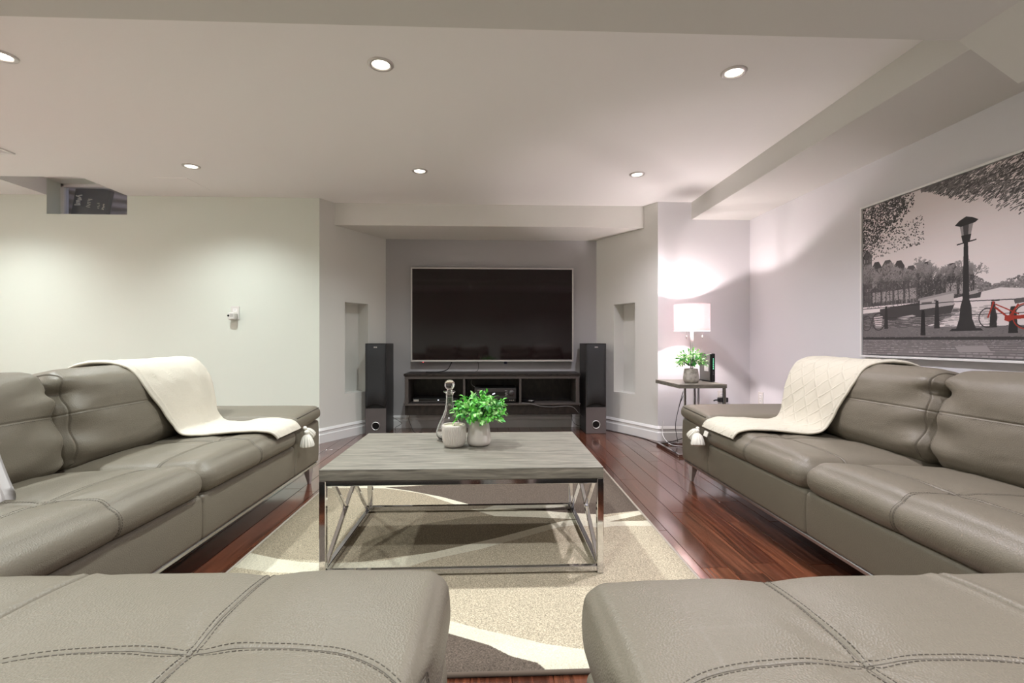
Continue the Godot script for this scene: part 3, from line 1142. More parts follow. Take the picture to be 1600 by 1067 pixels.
# ------------------------------------------------------------------ tables, television, speakers
func coffee_table() -> void:
	var t := thing("coffee_table", "low coffee table with a grey wood top on a shiny chrome frame", "table", W(-0.11, 0.013, 2.145), 0.0)
	var hx := 0.525
	var hz := 0.355
	var st := new_st()
	bx(st, Vector3(0, 0.377, 0), Vector3(2 * hx, 0.041, 2 * hz), 0.0015)
	obj("tabletop", st, M.grey_oak, t)
	var lw := 0.024
	for sx in [-1.0, 1.0]:
		for sz in [-1.0, 1.0]:
			st = new_st()
			bx(st, Vector3(sx * (hx - lw / 2), 0.178, sz * (hz - lw / 2)), Vector3(lw, 0.356, lw), 0.002)
			obj("leg", st, M.chrome, t)
	for y in [0.346, 0.018]:
		for sz in [-1.0, 1.0]:
			st = new_st()
			bx(st, Vector3(0, y, sz * (hz - lw / 2)), Vector3(2 * (hx - lw), 0.020, 0.020), 0.002)
			obj("rail", st, M.chrome, t)
		for sx in [-1.0, 1.0]:
			st = new_st()
			bx(st, Vector3(sx * (hx - lw / 2), y, 0), Vector3(0.020, 0.020, 2 * (hz - lw)), 0.002)
			obj("rail", st, M.chrome, t)
	for sx in [-1.0, 1.0]:
		var x: float = sx * (hx - lw / 2)
		for b in [[0.325, 0.022, -0.26, 0.345], [0.262, 0.340, 0.082, 0.168], [-0.062, 0.228, -0.30, 0.022]]:
			st = new_st()
			bar(st, Vector3(x, b[1], b[0]), Vector3(x, b[3], b[2]), 0.016, 0.014, 0.0015)
			obj("brace", st, M.chrome, t)


func tv_and_stand() -> void:
	var t := thing("television", "large flat television with a silver frame on the dark wall", "television", W(0.0, 1.15, 4.96), 0.0)
	var hx := 0.822
	var hy := 0.475
	var st := new_st()
	bx(st, Vector3(0, 0, 0.04), Vector3(1.5, 0.8, 0.04), 0.01)
	obj("housing", st, M.black_plastic, t)
	st = new_st()
	for s in [-1.0, 1.0]:
		bx(st, Vector3(s * (hx - 0.007), 0, 0.06), Vector3(0.014, 2 * hy, 0.036), 0.002)
		bx(st, Vector3(0, s * (hy - (0.007 if s > 0 else 0.010)), 0.06), Vector3(2 * hx - 0.028, 0.014 if s > 0 else 0.020, 0.036), 0.002)
	obj("frame", st, M.silver, t)
	st = new_st()
	bx(st, Vector3(0, 0.003, 0.066), Vector3(2 * hx - 0.027, 2 * hy - 0.033, 0.014), 0.0)
	obj("screen", st, M.screen, t)
	st = new_st(true)
	lathe(st, [Vector2(0.0, -0.004), Vector2(0.004, -0.003), Vector2(0.005, 0.0), Vector2(0.004, 0.003), Vector2(0.0, 0.004)], 10, Vector3(-0.70, -hy - 0.003, 0.07))
	obj("standby_light", st, M.led_red, t)
	st = new_st()
	bx(st, Vector3(0.13, -hy - 0.011, 0.05), Vector3(0.028, 0.022, 0.012), 0.003)
	var bl := mat("blue_tag", Color(0.10, 0.14, 0.30), 0.4)
	obj("sensor_tab", st, bl, t)
	# floating cabinet: slab top, three open boxes, a lower apron set back
	var c := thing("media_console", "long dark wooden cabinet with three open compartments under the television", "cabinet", W(0.0, 0.0, 4.78), 0.0)
	var w := 0.842
	var z1 := 0.18
	var z0 := -0.175
	st = new_st()
	bx(st, Vector3(0, 0.563, (z0 + z1) / 2), Vector3(2 * w, 0.022, z1 - z0), 0.002)
	obj("top_board", st, M.espresso, c)
	st = new_st()
	bx(st, Vector3(0, 0.538, (z0 + z1) / 2 - 0.004), Vector3(2 * w - 0.016, 0.028, z1 - z0 - 0.008), 0.001)
	obj("top_rail", st, M.espresso_edge, c)
	st = new_st()
	bx(st, Vector3(0, 0.281, (z0 + z1) / 2), Vector3(2 * w - 0.004, 0.018, z1 - z0), 0.0015)
	obj("shelf_board", st, M.espresso_edge, c)
	for x in [-0.815, -0.272, 0.264, 0.815]:
		st = new_st()
		var tw := 0.034 if absf(x) > 0.5 else 0.020
		bx(st, Vector3(x, 0.407, (z0 + z1) / 2 - 0.004), Vector3(tw, 0.234, z1 - z0 - 0.008), 0.001)
		obj("divider" if absf(x) < 0.5 else "side_board", st, M.espresso_edge, c)
	st = new_st()
	bx(st, Vector3(0, 0.407, z0 + 0.008), Vector3(2 * w - 0.05, 0.234, 0.012), 0.0)
	obj("back_board", st, M.espresso, c)
	st = new_st()
	bx(st, Vector3(0, 0.226, (z0 + z1) / 2 - 0.01), Vector3(2 * w - 0.02, 0.092, z1 - z0 - 0.02), 0.002)
	obj("apron", st, M.espresso, c)
	# disc player
	var p := thing("disc_player", "slim black and silver disc player on the cabinet shelf, left compartment", "disc player", W(-0.55, 0.290, 4.76))
	st = new_st()
	bx(st, Vector3(0, 0.024, 0), Vector3(0.43, 0.042, 0.24), 0.004)
	obj("body", st, M.black_plastic, p)
	st = new_st()
	bx(st, Vector3(0.0, 0.012, 0.122), Vector3(0.425, 0.012, 0.006), 0.002)
	obj("silver_strip", st, M.graphite, p)
	st = new_st()
	bx(st, Vector3(-0.18, 0.027, 0.122), Vector3(0.05, 0.02, 0.008), 0.003)
	obj("button_panel", st, M.brushed, p)
	st = new_st()
	bx(st, Vector3(0.03, 0.030, 0.1215), Vector3(0.012, 0.006, 0.004), 0.0)
	obj("display", st, M.display, p)
	# receiver
	var r := thing("receiver", "black audio receiver with a dial in the middle compartment", "receiver", W(0.025, 0.290, 4.76))
	st = new_st()
	bx(st, Vector3(0, 0.076, 0), Vector3(0.40, 0.138, 0.26), 0.004)
	obj("body", st, M.black_plastic, r)
	st = new_st()
	bx(st, Vector3(0, 0.092, 0.1325), Vector3(0.398, 0.10, 0.006), 0.002)
	obj("front_panel", st, M.graphite, r)
	st = new_st()
	bx(st, Vector3(0.01, 0.090, 0.136), Vector3(0.17, 0.038, 0.003), 0.0)
	obj("display_window", st, M.black_plastic, r)
	st = new_st()
	for k in 3:
		bx(st, Vector3(-0.025 + 0.009 * k, 0.086 + 0.003 * k, 0.138), Vector3(0.006, 0.012, 0.001), 0.0)
	obj("display", st, M.display, r)
	st = new_st(true)
	lathe(st, [Vector2(0.0, 0.022), Vector2(0.026, 0.021), Vector2(0.029, 0.017), Vector2(0.031, 0.0)], 32, Vector3(0.155, 0.096, 0.135), null, Basis(Vector3.RIGHT, PI / 2))
	obj("volume_dial", st, M.graphite, r)
	for k in 5:
		st = new_st()
		bx(st, Vector3(0.103 + 0.005 * (k % 2), 0.118 - 0.012 * k, 0.137), Vector3(0.022, 0.004, 0.003), 0.001)
		obj("button", st, M.brushed, r)
	for k in 3:
		st = new_st(true)
		lathe(st, [Vector2(0.0, 0.006), Vector2(0.004, 0.006), Vector2(0.005, 0.0)], 12, Vector3(0.14 + 0.018 * k, 0.026, 0.13), null, Basis(Vector3.RIGHT, PI / 2))
		obj("jack", st, M.brushed, r)
	st = new_st()
	for k in 7:
		bx(st, Vector3(-0.165 + 0.009 * k + (0.008 if k == 6 else 0.0), 0.124, 0.1362), Vector3(0.006, 0.008, 0.001), 0.0)
	obj("badge", st, M.silver, r)
	var rc := thing("remote_control", "small dark remote control lying in the right compartment", "remote", W(0.33, 0.291, 4.68), 0.9)
	st = new_st()
	bx(st, Vector3(0, 0.010, 0), Vector3(0.045, 0.018, 0.16), 0.005)
	obj("body", st, M.black_plastic, rc)
	st = new_st()
	bx(st, Vector3(0, 0.0195, 0.05), Vector3(0.034, 0.003, 0.045), 0.001)
	obj("keypad", st, M.silver, rc)


func speakers() -> void:
	for k in 2:
		var s := -1.0 if k == 0 else 1.0
		var t := thing("floor_speaker", ["tall dark speaker left of the television", "tall dark speaker right of the television"][k], "speaker", W(-1.095 if k == 0 else 0.985, 0.0, 4.735), 0.0, "tower speakers beside the television")
		var w := 0.195
		var h := 0.862
		var st := new_st()
		bx(st, Vector3(0, h / 2, 0), Vector3(w, h, 0.33), 0.003)
		obj("cabinet", st, M.speaker_box, t)
		# grille with an arched lower end over a dark cut
		st = new_st(true)
		var arch := func(u: float) -> float:
			return 0.255 + 0.036 * (1.0 - pow(absf(u), 2.2))
		var hw := w / 2 - 0.006
		for pass_ in 2:
			var rows := []
			for i in 13:
				var u := lerpf(-1.0, 1.0, i / 12.0)
				var y0: float = arch.call(u)
				var row := []
				for v in 9:
					var y := lerpf(y0, h - 0.008, v / 8.0)
					var z := 0.165 + 0.016 * (1.0 if (i > 0 and i < 12 and v > 0 and v < 8) else (0.0 if pass_ == 0 else 0.0))
					var uu := u
					if i == 1 or i == 11:
						uu = signf(u) * 0.96
					if v == 1:
						y = y0 + 0.006
					if v == 7:
						y = h - 0.014
					row.append(Vector3(uu * hw, y, z if pass_ == 0 else 0.165))
				rows.append(row)
			if pass_ == 0:
				grid(st, rows, true)
		obj("grille", st, M.black_grille, t)
		st = new_st()
		var pts := []
		for i in 13:
			var u := lerpf(-1.0, 1.0, i / 12.0)
			pts.append(Vector3(u * hw, arch.call(u) + 0.001, 0.1662))
		for i in 13:
			var u := lerpf(1.0, -1.0, i / 12.0)
			pts.append(Vector3(u * hw, 0.252, 0.1662))
		for i in 12:
			poly(st, [pts[i], pts[i + 1], pts[24 - i], pts[25 - i]], Vector3.BACK)
		obj("shadow_gap", st, M.dark_gap, t)
		st = new_st()
		bx(st, Vector3(0, 0.127, 0.1655), Vector3(w - 0.004, 0.25, 0.003), 0.001)
		obj("front_panel", st, M.speaker_front, t)
		# bass port with a bright ring
		st = new_st(true)
		lathe(st, [Vector2(0.039, -0.001), Vector2(0.040, 0.004), Vector2(0.036, 0.006), Vector2(0.032, 0.003), Vector2(0.030, -0.004)], 36, Vector3(0.0, 0.088, 0.1675), null, Basis(Vector3.RIGHT, PI / 2))
		obj("port_ring", st, M.brushed, t)
		st = new_st(true)
		lathe(st, [Vector2(0.031, 0.001), Vector2(0.0, 0.0005)], 36, Vector3(0.0, 0.088, 0.1675), null, Basis(Vector3.RIGHT, PI / 2))
		obj("port", st, M.black_plastic, t)
		# maker's badge: four small pale letters' worth of metal
		st = new_st()
		for i in 4:
			bx(st, Vector3(-0.012 + 0.008 * i - 0.01 * s * 0.0, h - 0.036, 0.182), Vector3(0.0062, 0.011, 0.0015), 0.0)
		obj("badge", st, M.silver, t)


func picture() -> void:
	var d1 := 2.893
	var w := 1.30
	var h := 0.92
	var y0 := 0.785
	var t := thing("framed_picture", "large framed black and white canal photograph with a red bicycle on the right wall", "picture", W(RIGHT, y0, d1 - w / 2), -PI / 2)
	# local: x towards the camera, z into the room
	var st := new_st()
	for s in [-1.0, 1.0]:
		bx(st, Vector3(s * (w / 2 - 0.006), h / 2, 0.017), Vector3(0.012, h, 0.034), 0.001)
		bx(st, Vector3(0, h / 2 + s * (h / 2 - 0.006), 0.017), Vector3(w - 0.024, 0.012, 0.034), 0.001)
	obj("frame", st, M.trim, t)
	st = new_st()
	bx(st, Vector3(0, h / 2, 0.012), Vector3(w - 0.03, h - 0.03, 0.02), 0.0)
	var dk := mat("canvas_edge", Color(0.13, 0.10, 0.11), 0.8)
	obj("stretcher", st, dk, t)
	st = new_st()
	var a := w / 2 - 0.016
	var b := h / 2 - 0.016
	poly(st, [Vector3(-a, h / 2 - b, 0.0262), Vector3(a, h / 2 - b, 0.0262), Vector3(a, h / 2 + b, 0.0262), Vector3(-a, h / 2 + b, 0.0262)], Vector3.BACK, [Vector2(0, 1), Vector2(1, 1), Vector2(1, 0), Vector2(0, 0)])
	var m := mat("print", Color(1, 1, 1), 0.6)
	m.albedo_texture = ImageTexture.create_from_image(canal_image())
	obj("print", st, m, t)


func canal_image() -> Image:
	# one pixel to a millimetre of the print
	var w := 1268
	var h := 888
	var im := Image.create(w, h, false, Image.FORMAT_RGB8)
	var r := RandomNumberGenerator.new()
	r.seed = 11
	var grey := func(v: float) -> Color:
		return Color(v, v * 0.955, v * 0.955)
	var T := func(a: Array) -> Array:
		var o := []
		for i in range(0, a.size(), 2):
			o.append(Vector2(a[i], a[i + 1]))
		return o
	var line := func(x0: float, y0: float, x1: float, y1: float, t: float, c: Color) -> void:
		var n := Vector2(y1 - y0, x0 - x1).normalized() * t / 2
		fill(im, [Vector2(x0, y0) + n, Vector2(x1, y1) + n, Vector2(x1, y1) - n, Vector2(x0, y0) - n], c)
	for y in h:
		im.fill_rect(Rect2i(0, y, w, 1), grey.call(0.92 - 0.03 * absf(y - 350.0) / 350.0))
	# far banks: bare trees over the water, right and left
	for k in 2600:
		var x := r.randf_range(600, w)
		var top := 560.0 - (x - 760.0) * 0.24 if x > 760 else 430.0 + (x - 600.0) * 0.8
		var y := r.randf_range(top + r.randf_range(-14, 8), 575)
		var s := r.randf_range(4, 13)
		im.fill_rect(Rect2i(int(x), int(y), int(s), int(s * 0.8)), grey.call(r.randf_range(0.40, 0.60)))
	# houses on the left bank
	var x0 := 0.0
	while x0 < 620:
		var bw := r.randf_range(55, 95)
		var top := r.randf_range(300, 360) + x0 * 0.22 - (90.0 if x0 < 30 else 0.0)
		var v := r.randf_range(0.24, 0.36)
		fill(im, T.call([x0, top + 34, x0 + bw * 0.3, top, x0 + bw * 0.7, top, x0 + bw, top + 34, x0 + bw, 600, x0, 600]), grey.call(v))
		for yy in range(int(top) + 46, 580, 44):
			for xx in range(int(x0) + 8, int(x0 + bw) - 12, 22):
				im.fill_rect(Rect2i(xx, yy, 10, 22), grey.call(v + r.randf_range(0.02, 0.28)))
		if r.randf() < 0.6:
			im.fill_rect(Rect2i(int(x0) + 6, 520, int(bw) - 14, 56), grey.call(0.62))
		x0 += bw
	# bare trees before the houses: a trunk that forks again and again
	var twig := [null]
	twig[0] = func(x: float, y: float, dx: float, dy: float, l: float, t: float, v: float) -> void:
		line.call(x, y, x + dx * l, y + dy * l, t, grey.call(v))
		if l < 7.0:
			return
		for k in 3:
			var a := r.randf_range(-0.62, 0.62)
			var nd := Vector2(dx, dy).rotated(a)
			twig[0].call(x + dx * l * r.randf_range(0.7, 1.0), y + dy * l * r.randf_range(0.7, 1.0), nd.x, nd.y, l * r.randf_range(0.55, 0.78), maxf(1.3, t * 0.62), minf(0.58, v + 0.05))
	for k in 15:
		var x := 20.0 + k * 46.0 + r.randf_range(-14, 14)
		twig[0].call(x, 600.0, r.randf_range(-0.06, 0.06), -1.0, 92.0 - x * 0.045, r.randf_range(5, 8), 0.24)
	for k in 1800:
		var x := r.randf_range(0, 690)
		im.fill_rect(Rect2i(int(x), int(r.randf_range(350 + x * 0.22, 610)), r.randi_range(2, 6), r.randi_range(2, 6)), grey.call(r.randf_range(0.22, 0.52)))
	# water
	fill(im, T.call([0, 640, 560, 600, 720, 578, 800, 566, 900, 580, w, 600, w, 745, 0, 745]), grey.call(0.86))
	fill(im, T.call([0, 640, 480, 625, 640, 650, 560, 690, 380, 745, 0, 745]), grey.call(0.36))
	for k in 700:
		var x := r.randf_range(0, 760)
		var y := r.randf_range(640, 735)
		im.fill_rect(Rect2i(int(x), int(y), r.randi_range(14, 44), r.randi_range(2, 4)), grey.call(r.randf_range(0.30, 0.62) if x < 520 else r.randf_range(0.55, 0.78)))
	# houseboat and small boats
	fill(im, T.call([130, 620, 390, 600, 590, 622, 570, 668, 200, 690, 130, 670]), grey.call(0.26))
	fill(im, T.call([395, 588, 585, 566, 585, 628, 395, 640]), grey.call(0.70))
	fill(im, T.call([385, 580, 600, 556, 600, 568, 385, 592]), grey.call(0.58))
	for q in [[405, 602, 60], [478, 594, 16]]:
		im.fill_rect(Rect2i(q[0], q[1], q[2], 9), grey.call(0.38))
	fill(im, T.call([240, 676, 350, 664, 372, 672, 300, 686]), grey.call(0.72))
	for q in [[640, 585, 80], [905, 575, 80], [1000, 580, 120], [1120, 585, 150]]:
		fill(im, T.call([q[0], q[1], q[0] + q[2], q[1] - 8, q[0] + q[2] - 6, q[1] + 18, q[0] + 12, q[1] + 20]), grey.call(0.28))
		fill(im, T.call([q[0] + 20, q[1] - 14, q[0] + q[2] - 20, q[1] - 20, q[0] + q[2] - 14, q[1] - 4, q[0] + 14, q[1] + 2]), grey.call(0.66))
	# pavement, kerb, paving
	fill(im, T.call([0, 730, w, 742, w, 790, 0, 782]), grey.call(0.44))
	fill(im, T.call([0, 782, w, 790, w, 806, 0, 798]), grey.call(0.22))
	fill(im, T.call([0, 798, w, 806, w, h, 0, h]), grey.call(0.50))
	for k in 900:
		im.fill_rect(Rect2i(r.randi_range(0, w), r.randi_range(736, 786), r.randi_range(4, 12), 2), grey.call(r.randf_range(0.34, 0.54)))
	var yy2 := 802.0
	var rowh := 5.0
	while yy2 < h:
		var bwid := rowh * 2.6
		for k in int(w / bwid) + 2:
			var xx := k * bwid + (fmod(yy2, 7.0)) * 2.0
			im.fill_rect(Rect2i(int(xx), int(yy2), int(bwid * 0.8), maxi(2, int(rowh * 0.62))), grey.call(r.randf_range(0.46, 0.64)))
			im.fill_rect(Rect2i(int(xx), int(yy2 + rowh * 0.7), int(bwid), 2), grey.call(0.34))
		yy2 += rowh
		rowh *= 1.12
	fill(im, T.call([590, 832, 745, 830, 765, 858, 610, 862]), grey.call(0.60))
	# railing, posts and bollards
	var dark: Color = grey.call(0.17)
	line.call(0, 612, 560, 612, 4, dark)
	line.call(560, 612, w, 640, 4, dark)
	line.call(0, 672, w, 690, 3, dark)
	for q in [[175, 606, 736, 14], [494, 600, 742, 16], [772, 628, 745, 17], [1080, 632, 752, 18]]:
		fill(im, T.call([q[0] - q[3] * 0.5, q[1], q[0] + q[3] * 0.5, q[1], q[0] + q[3], q[2], q[0] - q[3], q[2]]), dark)
	for q in [[414, 644, 777, 15], [856, 655, 772, 20], [1180, 660, 778, 22]]:
		fill(im, T.call([q[0] - q[3] * 0.45, q[1], q[0] + q[3] * 0.45, q[1], q[0] + q[3] * 0.7, q[1] + 20, q[0] + q[3], q[2], q[0] - q[3], q[2], q[0] - q[3] * 0.7, q[1] + 20]), grey.call(0.13))
	# street lamp
	fill(im, T.call([630, 600, 660, 600, 672, 640, 676, 700, 694, 748, 596, 748, 612, 700, 618, 640]), grey.call(0.18))
	fill(im, T.call([575, 746, 715, 746, 730, 758, 560, 758]), grey.call(0.17))
	fill(im, T.call([635, 330, 656, 330, 662, 600, 629, 600]), grey.call(0.17))
	line.call(600, 336, 696, 328, 6, dark)
	fill(im, T.call([612, 236, 684, 236, 668, 306, 626, 306]), grey.call(0.60))
	fill(im, T.call([630, 240, 660, 240, 656, 306, 636, 306]), grey.call(0.30))
	fill(im, T.call([622, 296, 672, 296, 664, 332, 630, 332]), dark)
	fill(im, T.call([590, 240, 612, 222, 646, 208, 676, 218, 706, 236, 690, 246, 620, 252]), dark)
	# bicycles: a grey one at the left, a red one at the right
	var ring := func(cx: float, cy: float, rx: float, ry: float, t: float, c: Color) -> void:
		for k in 40:
			var a0 := TAU * k / 40.0
			var a1 := TAU * (k + 1.2) / 40.0
			line.call(cx + rx * cos(a0), cy + ry * sin(a0), cx + rx * cos(a1), cy + ry * sin(a1), t, c)
	ring.call(120, 692, 46, 50, 6, grey.call(0.22))
	for k in 5:
		line.call(84 + k * 3, 668 + k * 12, 150 - k * 2, 664 + k * 13, 7, grey.call(0.80))
	ring.call(30, 700, 36, 44, 5, grey.call(0.26))
	var red := Color(0.62, 0.17, 0.10)
	ring.call(748, 700, 40, 44, 5, grey.call(0.2))
	ring.call(905, 700, 44, 48, 5, grey.call(0.2))
	ring.call(905, 700, 50, 54, 5, red)
	line.call(774, 630, 748, 700, 7, red)
	line.call(778, 652, 838, 704, 8, red)
	line.call(782, 640, 880, 690, 5, red)
	line.call(838, 704, 878, 646, 7, red)
	line.call(838, 704, 905, 702, 16, red)
	fill(im, T.call([822, 694, 850, 692, 858, 712, 838, 722, 820, 714]), red)
	line.call(764, 622, 800, 624, 5, grey.call(0.16))
	line.call(772, 626, 772, 640, 9, red)
	fill(im, T.call([858, 622, 900, 620, 906, 640, 864, 644]), grey.call(0.34))
	# overhanging branches: upper left and upper right
	for k in 1500:
		var x := pow(r.randf(), 1.4) * 300.0
		var lim := 300.0 - x * 0.75
		var y := r.randf_range(0, lim)
		if r.randf() < 0.3:
			x += 60
		line.call(x, y, x + r.randf_range(-13, 13), y + r.randf_range(-9, 9), r.randf_range(3, 9), grey.call(r.randf_range(0.12, 0.38)))
	for k in 420:
		var x := r.randf_range(20, 420)
		var y := r.randf_range(180, 330) - x * 0.1
		line.call(x, y, x + r.randf_range(-12, 12), y + r.randf_range(-8, 8), r.randf_range(3, 7), grey.call(r.randf_range(0.2, 0.45)))
	for q in [[560, 92, 960, 12, 6], [700, 60, 1000, 140, 5], [820, 70, 1100, 20, 8], [900, 0, 780, 160, 6], [1000, 40, 900, 240, 5], [1100, 60, 1240, 260, 6]]:
		line.call(q[0], q[1], q[2], q[3], q[4], grey.call(0.2))
	for k in 2600:
		var x := r.randf_range(400, w)
		var lim := clampf((x - 380.0) * 0.55, 20, 360) * (0.55 + 0.45 * r.randf())
		var y := pow(r.randf(), 0.8) * lim
		var l := r.randf_range(8, 26)
		line.call(x, y, x + l, y - l * r.randf_range(0.2, 0.8), r.randf_range(2.5, 6), grey.call(r.randf_range(0.26, 0.56)))
	return im


func side_table() -> void:
	var t := thing("side_table", "small grey wood side table on a chrome frame in the right corner", "table", W(1.587, 0.0, 3.84), 0.03)
	var hx := 0.187
	var hz := 0.245
	var st := new_st()
	bx(st, Vector3(0, 0.540, 0), Vector3(2 * hx, 0.030, 2 * hz), 0.0015)
	obj("tabletop", st, M.grey_oak, t)
	st = new_st()
	for s in [-1.0, 1.0]:
		bx(st, Vector3(-0.0, 0.012, s * (hz - 0.03)), Vector3(2 * hx, 0.022, 0.022), 0.002)
		bx(st, Vector3(s * (hx - 0.011), 0.012, 0), Vector3(0.022, 0.022, 2 * hz - 0.08), 0.002)
	obj("base_frame", st, M.chrome, t)
	for q in [[hx - 0.012, hz - 0.02], [hx - 0.012, -hz + 0.03], [hx - 0.045, -hz + 0.03], [hx - 0.13, -hz + 0.03]]:
		st = new_st()
		bx(st, Vector3(q[0], 0.27, q[1]), Vector3(0.020, 0.51, 0.020), 0.002)
		obj("leg", st, M.chrome, t)


# ------------------------------------------------------------------ lamps
func pots() -> void:
	var spots := [
		[-3.85, 2.18, 0, "off the left edge"], [-2.13, 2.18, 1, "bright recessed ceiling light at the left edge of the picture, nearest row"], [-0.50, 2.18, 1, "bright starry recessed ceiling light above the coffee table, nearest row"], [1.11, 2.18, 1, "tilted recessed ceiling light with a silver ring, nearest the right beam"],
		[-3.9, 3.5, 0, ""], [-2.13, 3.5, 1, "recessed ceiling light near the back wall at the left, beside the ceiling hatch"], [-0.53, 3.53, 1, "recessed ceiling light near the back, in front of the television"], [1.07, 3.54, 1, "recessed ceiling light near the back right corner, towards the table lamp"],
		[-3.9, -1.1, 0, ""], [-2.1, -1.1, 0, ""], [-0.5, -1.1, 0, ""], [1.1, -1.1, 0, ""], [-3.9, 0.35, 0, ""], [-2.1, 0.35, 0, ""], [-0.5, 0.35, 0, ""], [1.1, 0.35, 0, ""]]  # unseen lights behind and above the camera, placed to light the foreground
	for s in spots:
		var y := CEIL
		var label: String = s[3] if s[2] == 1 else "unseen recessed ceiling light outside the picture"
		var t := thing("recessed_light", label, "ceiling light", W(s[0], y, s[1]), 0.0, "recessed ceiling lights" if s[2] == 1 else "unseen recessed lights outside the picture")
		var st := new_st(true)
		lathe(st, [Vector2(0.037, 0.002), Vector2(0.038, -0.004), Vector2(0.043, -0.007), Vector2(0.054, -0.006), Vector2(0.058, -0.001), Vector2(0.058, 0.002)], 40)
		obj("trim_ring", st, M.silver, t)
		st = new_st(true)
		lathe(st, [Vector2(0.0, -0.0075), Vector2(0.016, -0.007), Vector2(0.028, -0.005), Vector2(0.0375, -0.001)], 32)
		obj("bulb", st, M.glow_bulb, t)
		var l := SpotLight3D.new()
		l.name = "light"
		l.position = Vector3(0, -0.03, 0)
		l.rotation.x = -PI / 2
		l.spot_angle = 70.0
		l.spot_angle_attenuation = 1.0
		l.light_size = 0.03
		l.spot_range = 12.0
		l.spot_attenuation = 2.0
		l.light_energy = POT * (0.68 if s[1] > 3.0 else 1.08)
		l.light_color = Color(0.95, 0.98, 0.98) if s[0] < 0.5 else Color(0.98, 0.965, 1.0)
		l.shadow_enabled = true
		t.add_child(l)


const POT := 1.72
const LAMP := 0.42
const LAMP_2 := 3.1


func table_lamp() -> void:
	drum_lamp("table_lamp", "lit table lamp with a white drum shade in the right corner", W(1.655, 0.555, 3.95), LAMP)
	drum_lamp("table_lamp", "unseen drum lamp beyond the left edge, lights the ceiling from the left", W(-4.45, 0.62, 1.7), LAMP_2)  # out of view, placed to lift the left ceiling
	var t := thing("side_table", "unseen small table that carries the unseen lamp", "table", W(-4.45, 0.0, 1.7))  # unseen table, only carries the lamp out of view
	var st := new_st()
	bx(st, Vector3(0, 0.605, 0), Vector3(0.42, 0.03, 0.42), 0.002)
	obj("tabletop", st, M.grey_oak, t)
	for x in [-0.19, 0.19]:
		for z in [-0.19, 0.19]:
			st = new_st()
			bx(st, Vector3(x, 0.295, z), Vector3(0.02, 0.59, 0.02), 0.002)
			obj("leg", st, M.chrome, t)


func drum_lamp(called: String, label: String, at: Vector3, energy: float) -> void:
	var t := thing(called, label, "lamp", at)
	var st := new_st(true)
	lathe(st, [Vector2(0.0, 0.0), Vector2(0.062, 0.0), Vector2(0.062, 0.012), Vector2(0.056, 0.018), Vector2(0.010, 0.022), Vector2(0.0, 0.022)], 32)
	obj("base", st, M.chrome, t)
	for s in [-1.0, 1.0]:
		st = new_st(true)
		tube(st, [Vector3(0.008 * s, 0.02, 0), Vector3(0.008 * s, 0.25, 0), Vector3(0.008 * s, 0.47, 0)], 0.006, 12)
		obj("pole", st, M.brushed, t)
	# drum shade, open above and below
	st = new_st(true)
	var y0 := 0.413
	var y1 := 0.632
	lathe(st, [Vector2(0.143, y0), Vector2(0.143, y1), Vector2(0.1415, y1), Vector2(0.1415, y0), Vector2(0.143, y0)], 56)
	obj("shade", st, M.shade, t)
	st = new_st()
	for a in [0.3, 0.3 + TAU / 3, 0.3 + 2 * TAU / 3]:
		bar(st, Vector3(0.014 * cos(a), y1 - 0.008, 0.014 * sin(a)), Vector3(0.1412 * cos(a), y1 - 0.008, 0.1412 * sin(a)), 0.004, 0.004, 0.0)
	obj("shade_spider", st, M.brushed, t)
	st = new_st(true)
	lathe(st, [Vector2(0.0, y1 - 0.012), Vector2(0.014, y1 - 0.012), Vector2(0.014, y1 - 0.003), Vector2(0.005, y1 + 0.002), Vector2(0.007, y1 + 0.010), Vector2(0.0, y1 + 0.015)], 16)
	obj("finial", st, M.brushed, t)
	st = new_st(true)
	tube(st, [Vector3(0, 0.46, 0), Vector3(0, 0.5, 0), Vector3(0, 0.515, 0)], 0.013, 12)
	obj("socket", st, M.brushed, t)
	st = new_st(true)
	lathe(st, [Vector2(0.0, 0.513), Vector2(0.012, 0.514), Vector2(0.03, 0.545), Vector2(0.030, 0.562), Vector2(0.018, 0.583), Vector2(0.0, 0.588)], 20)
	obj("bulb", st, M.glow_lamp, t)
	for s in [[-0.066, 0.05], [0.062, 0.06]]:
		st = new_st(true)
		tube(st, [Vector3(s[0], 0.47, s[1]), Vector3(s[0], 0.41, s[1]), Vector3(s[0], 0.375, s[1])], 0.0011, 6)
		tube(st, [Vector3(s[0], 0.375, s[1]), Vector3(s[0], 0.36, s[1]), Vector3(s[0], 0.348, s[1])], 0.004, 8)
		tube(st, [Vector3(s[0], 0.468, s[1]), Vector3(s[0] * 0.5, 0.474, s[1] * 0.5), Vector3(0, 0.478, 0)], 0.0022, 6)
		obj("pull_chain", st, M.brushed, t)
	var l := OmniLight3D.new()
	l.name = "light"
	l.position = Vector3(0, 0.55, 0)
	l.light_energy = energy
	l.light_color = Color(1.0, 0.945, 0.945)
	l.light_size = 0.012
	l.omni_range = 8.0
	l.omni_attenuation = 2.0
	l.shadow_enabled = true
	t.add_child(l)


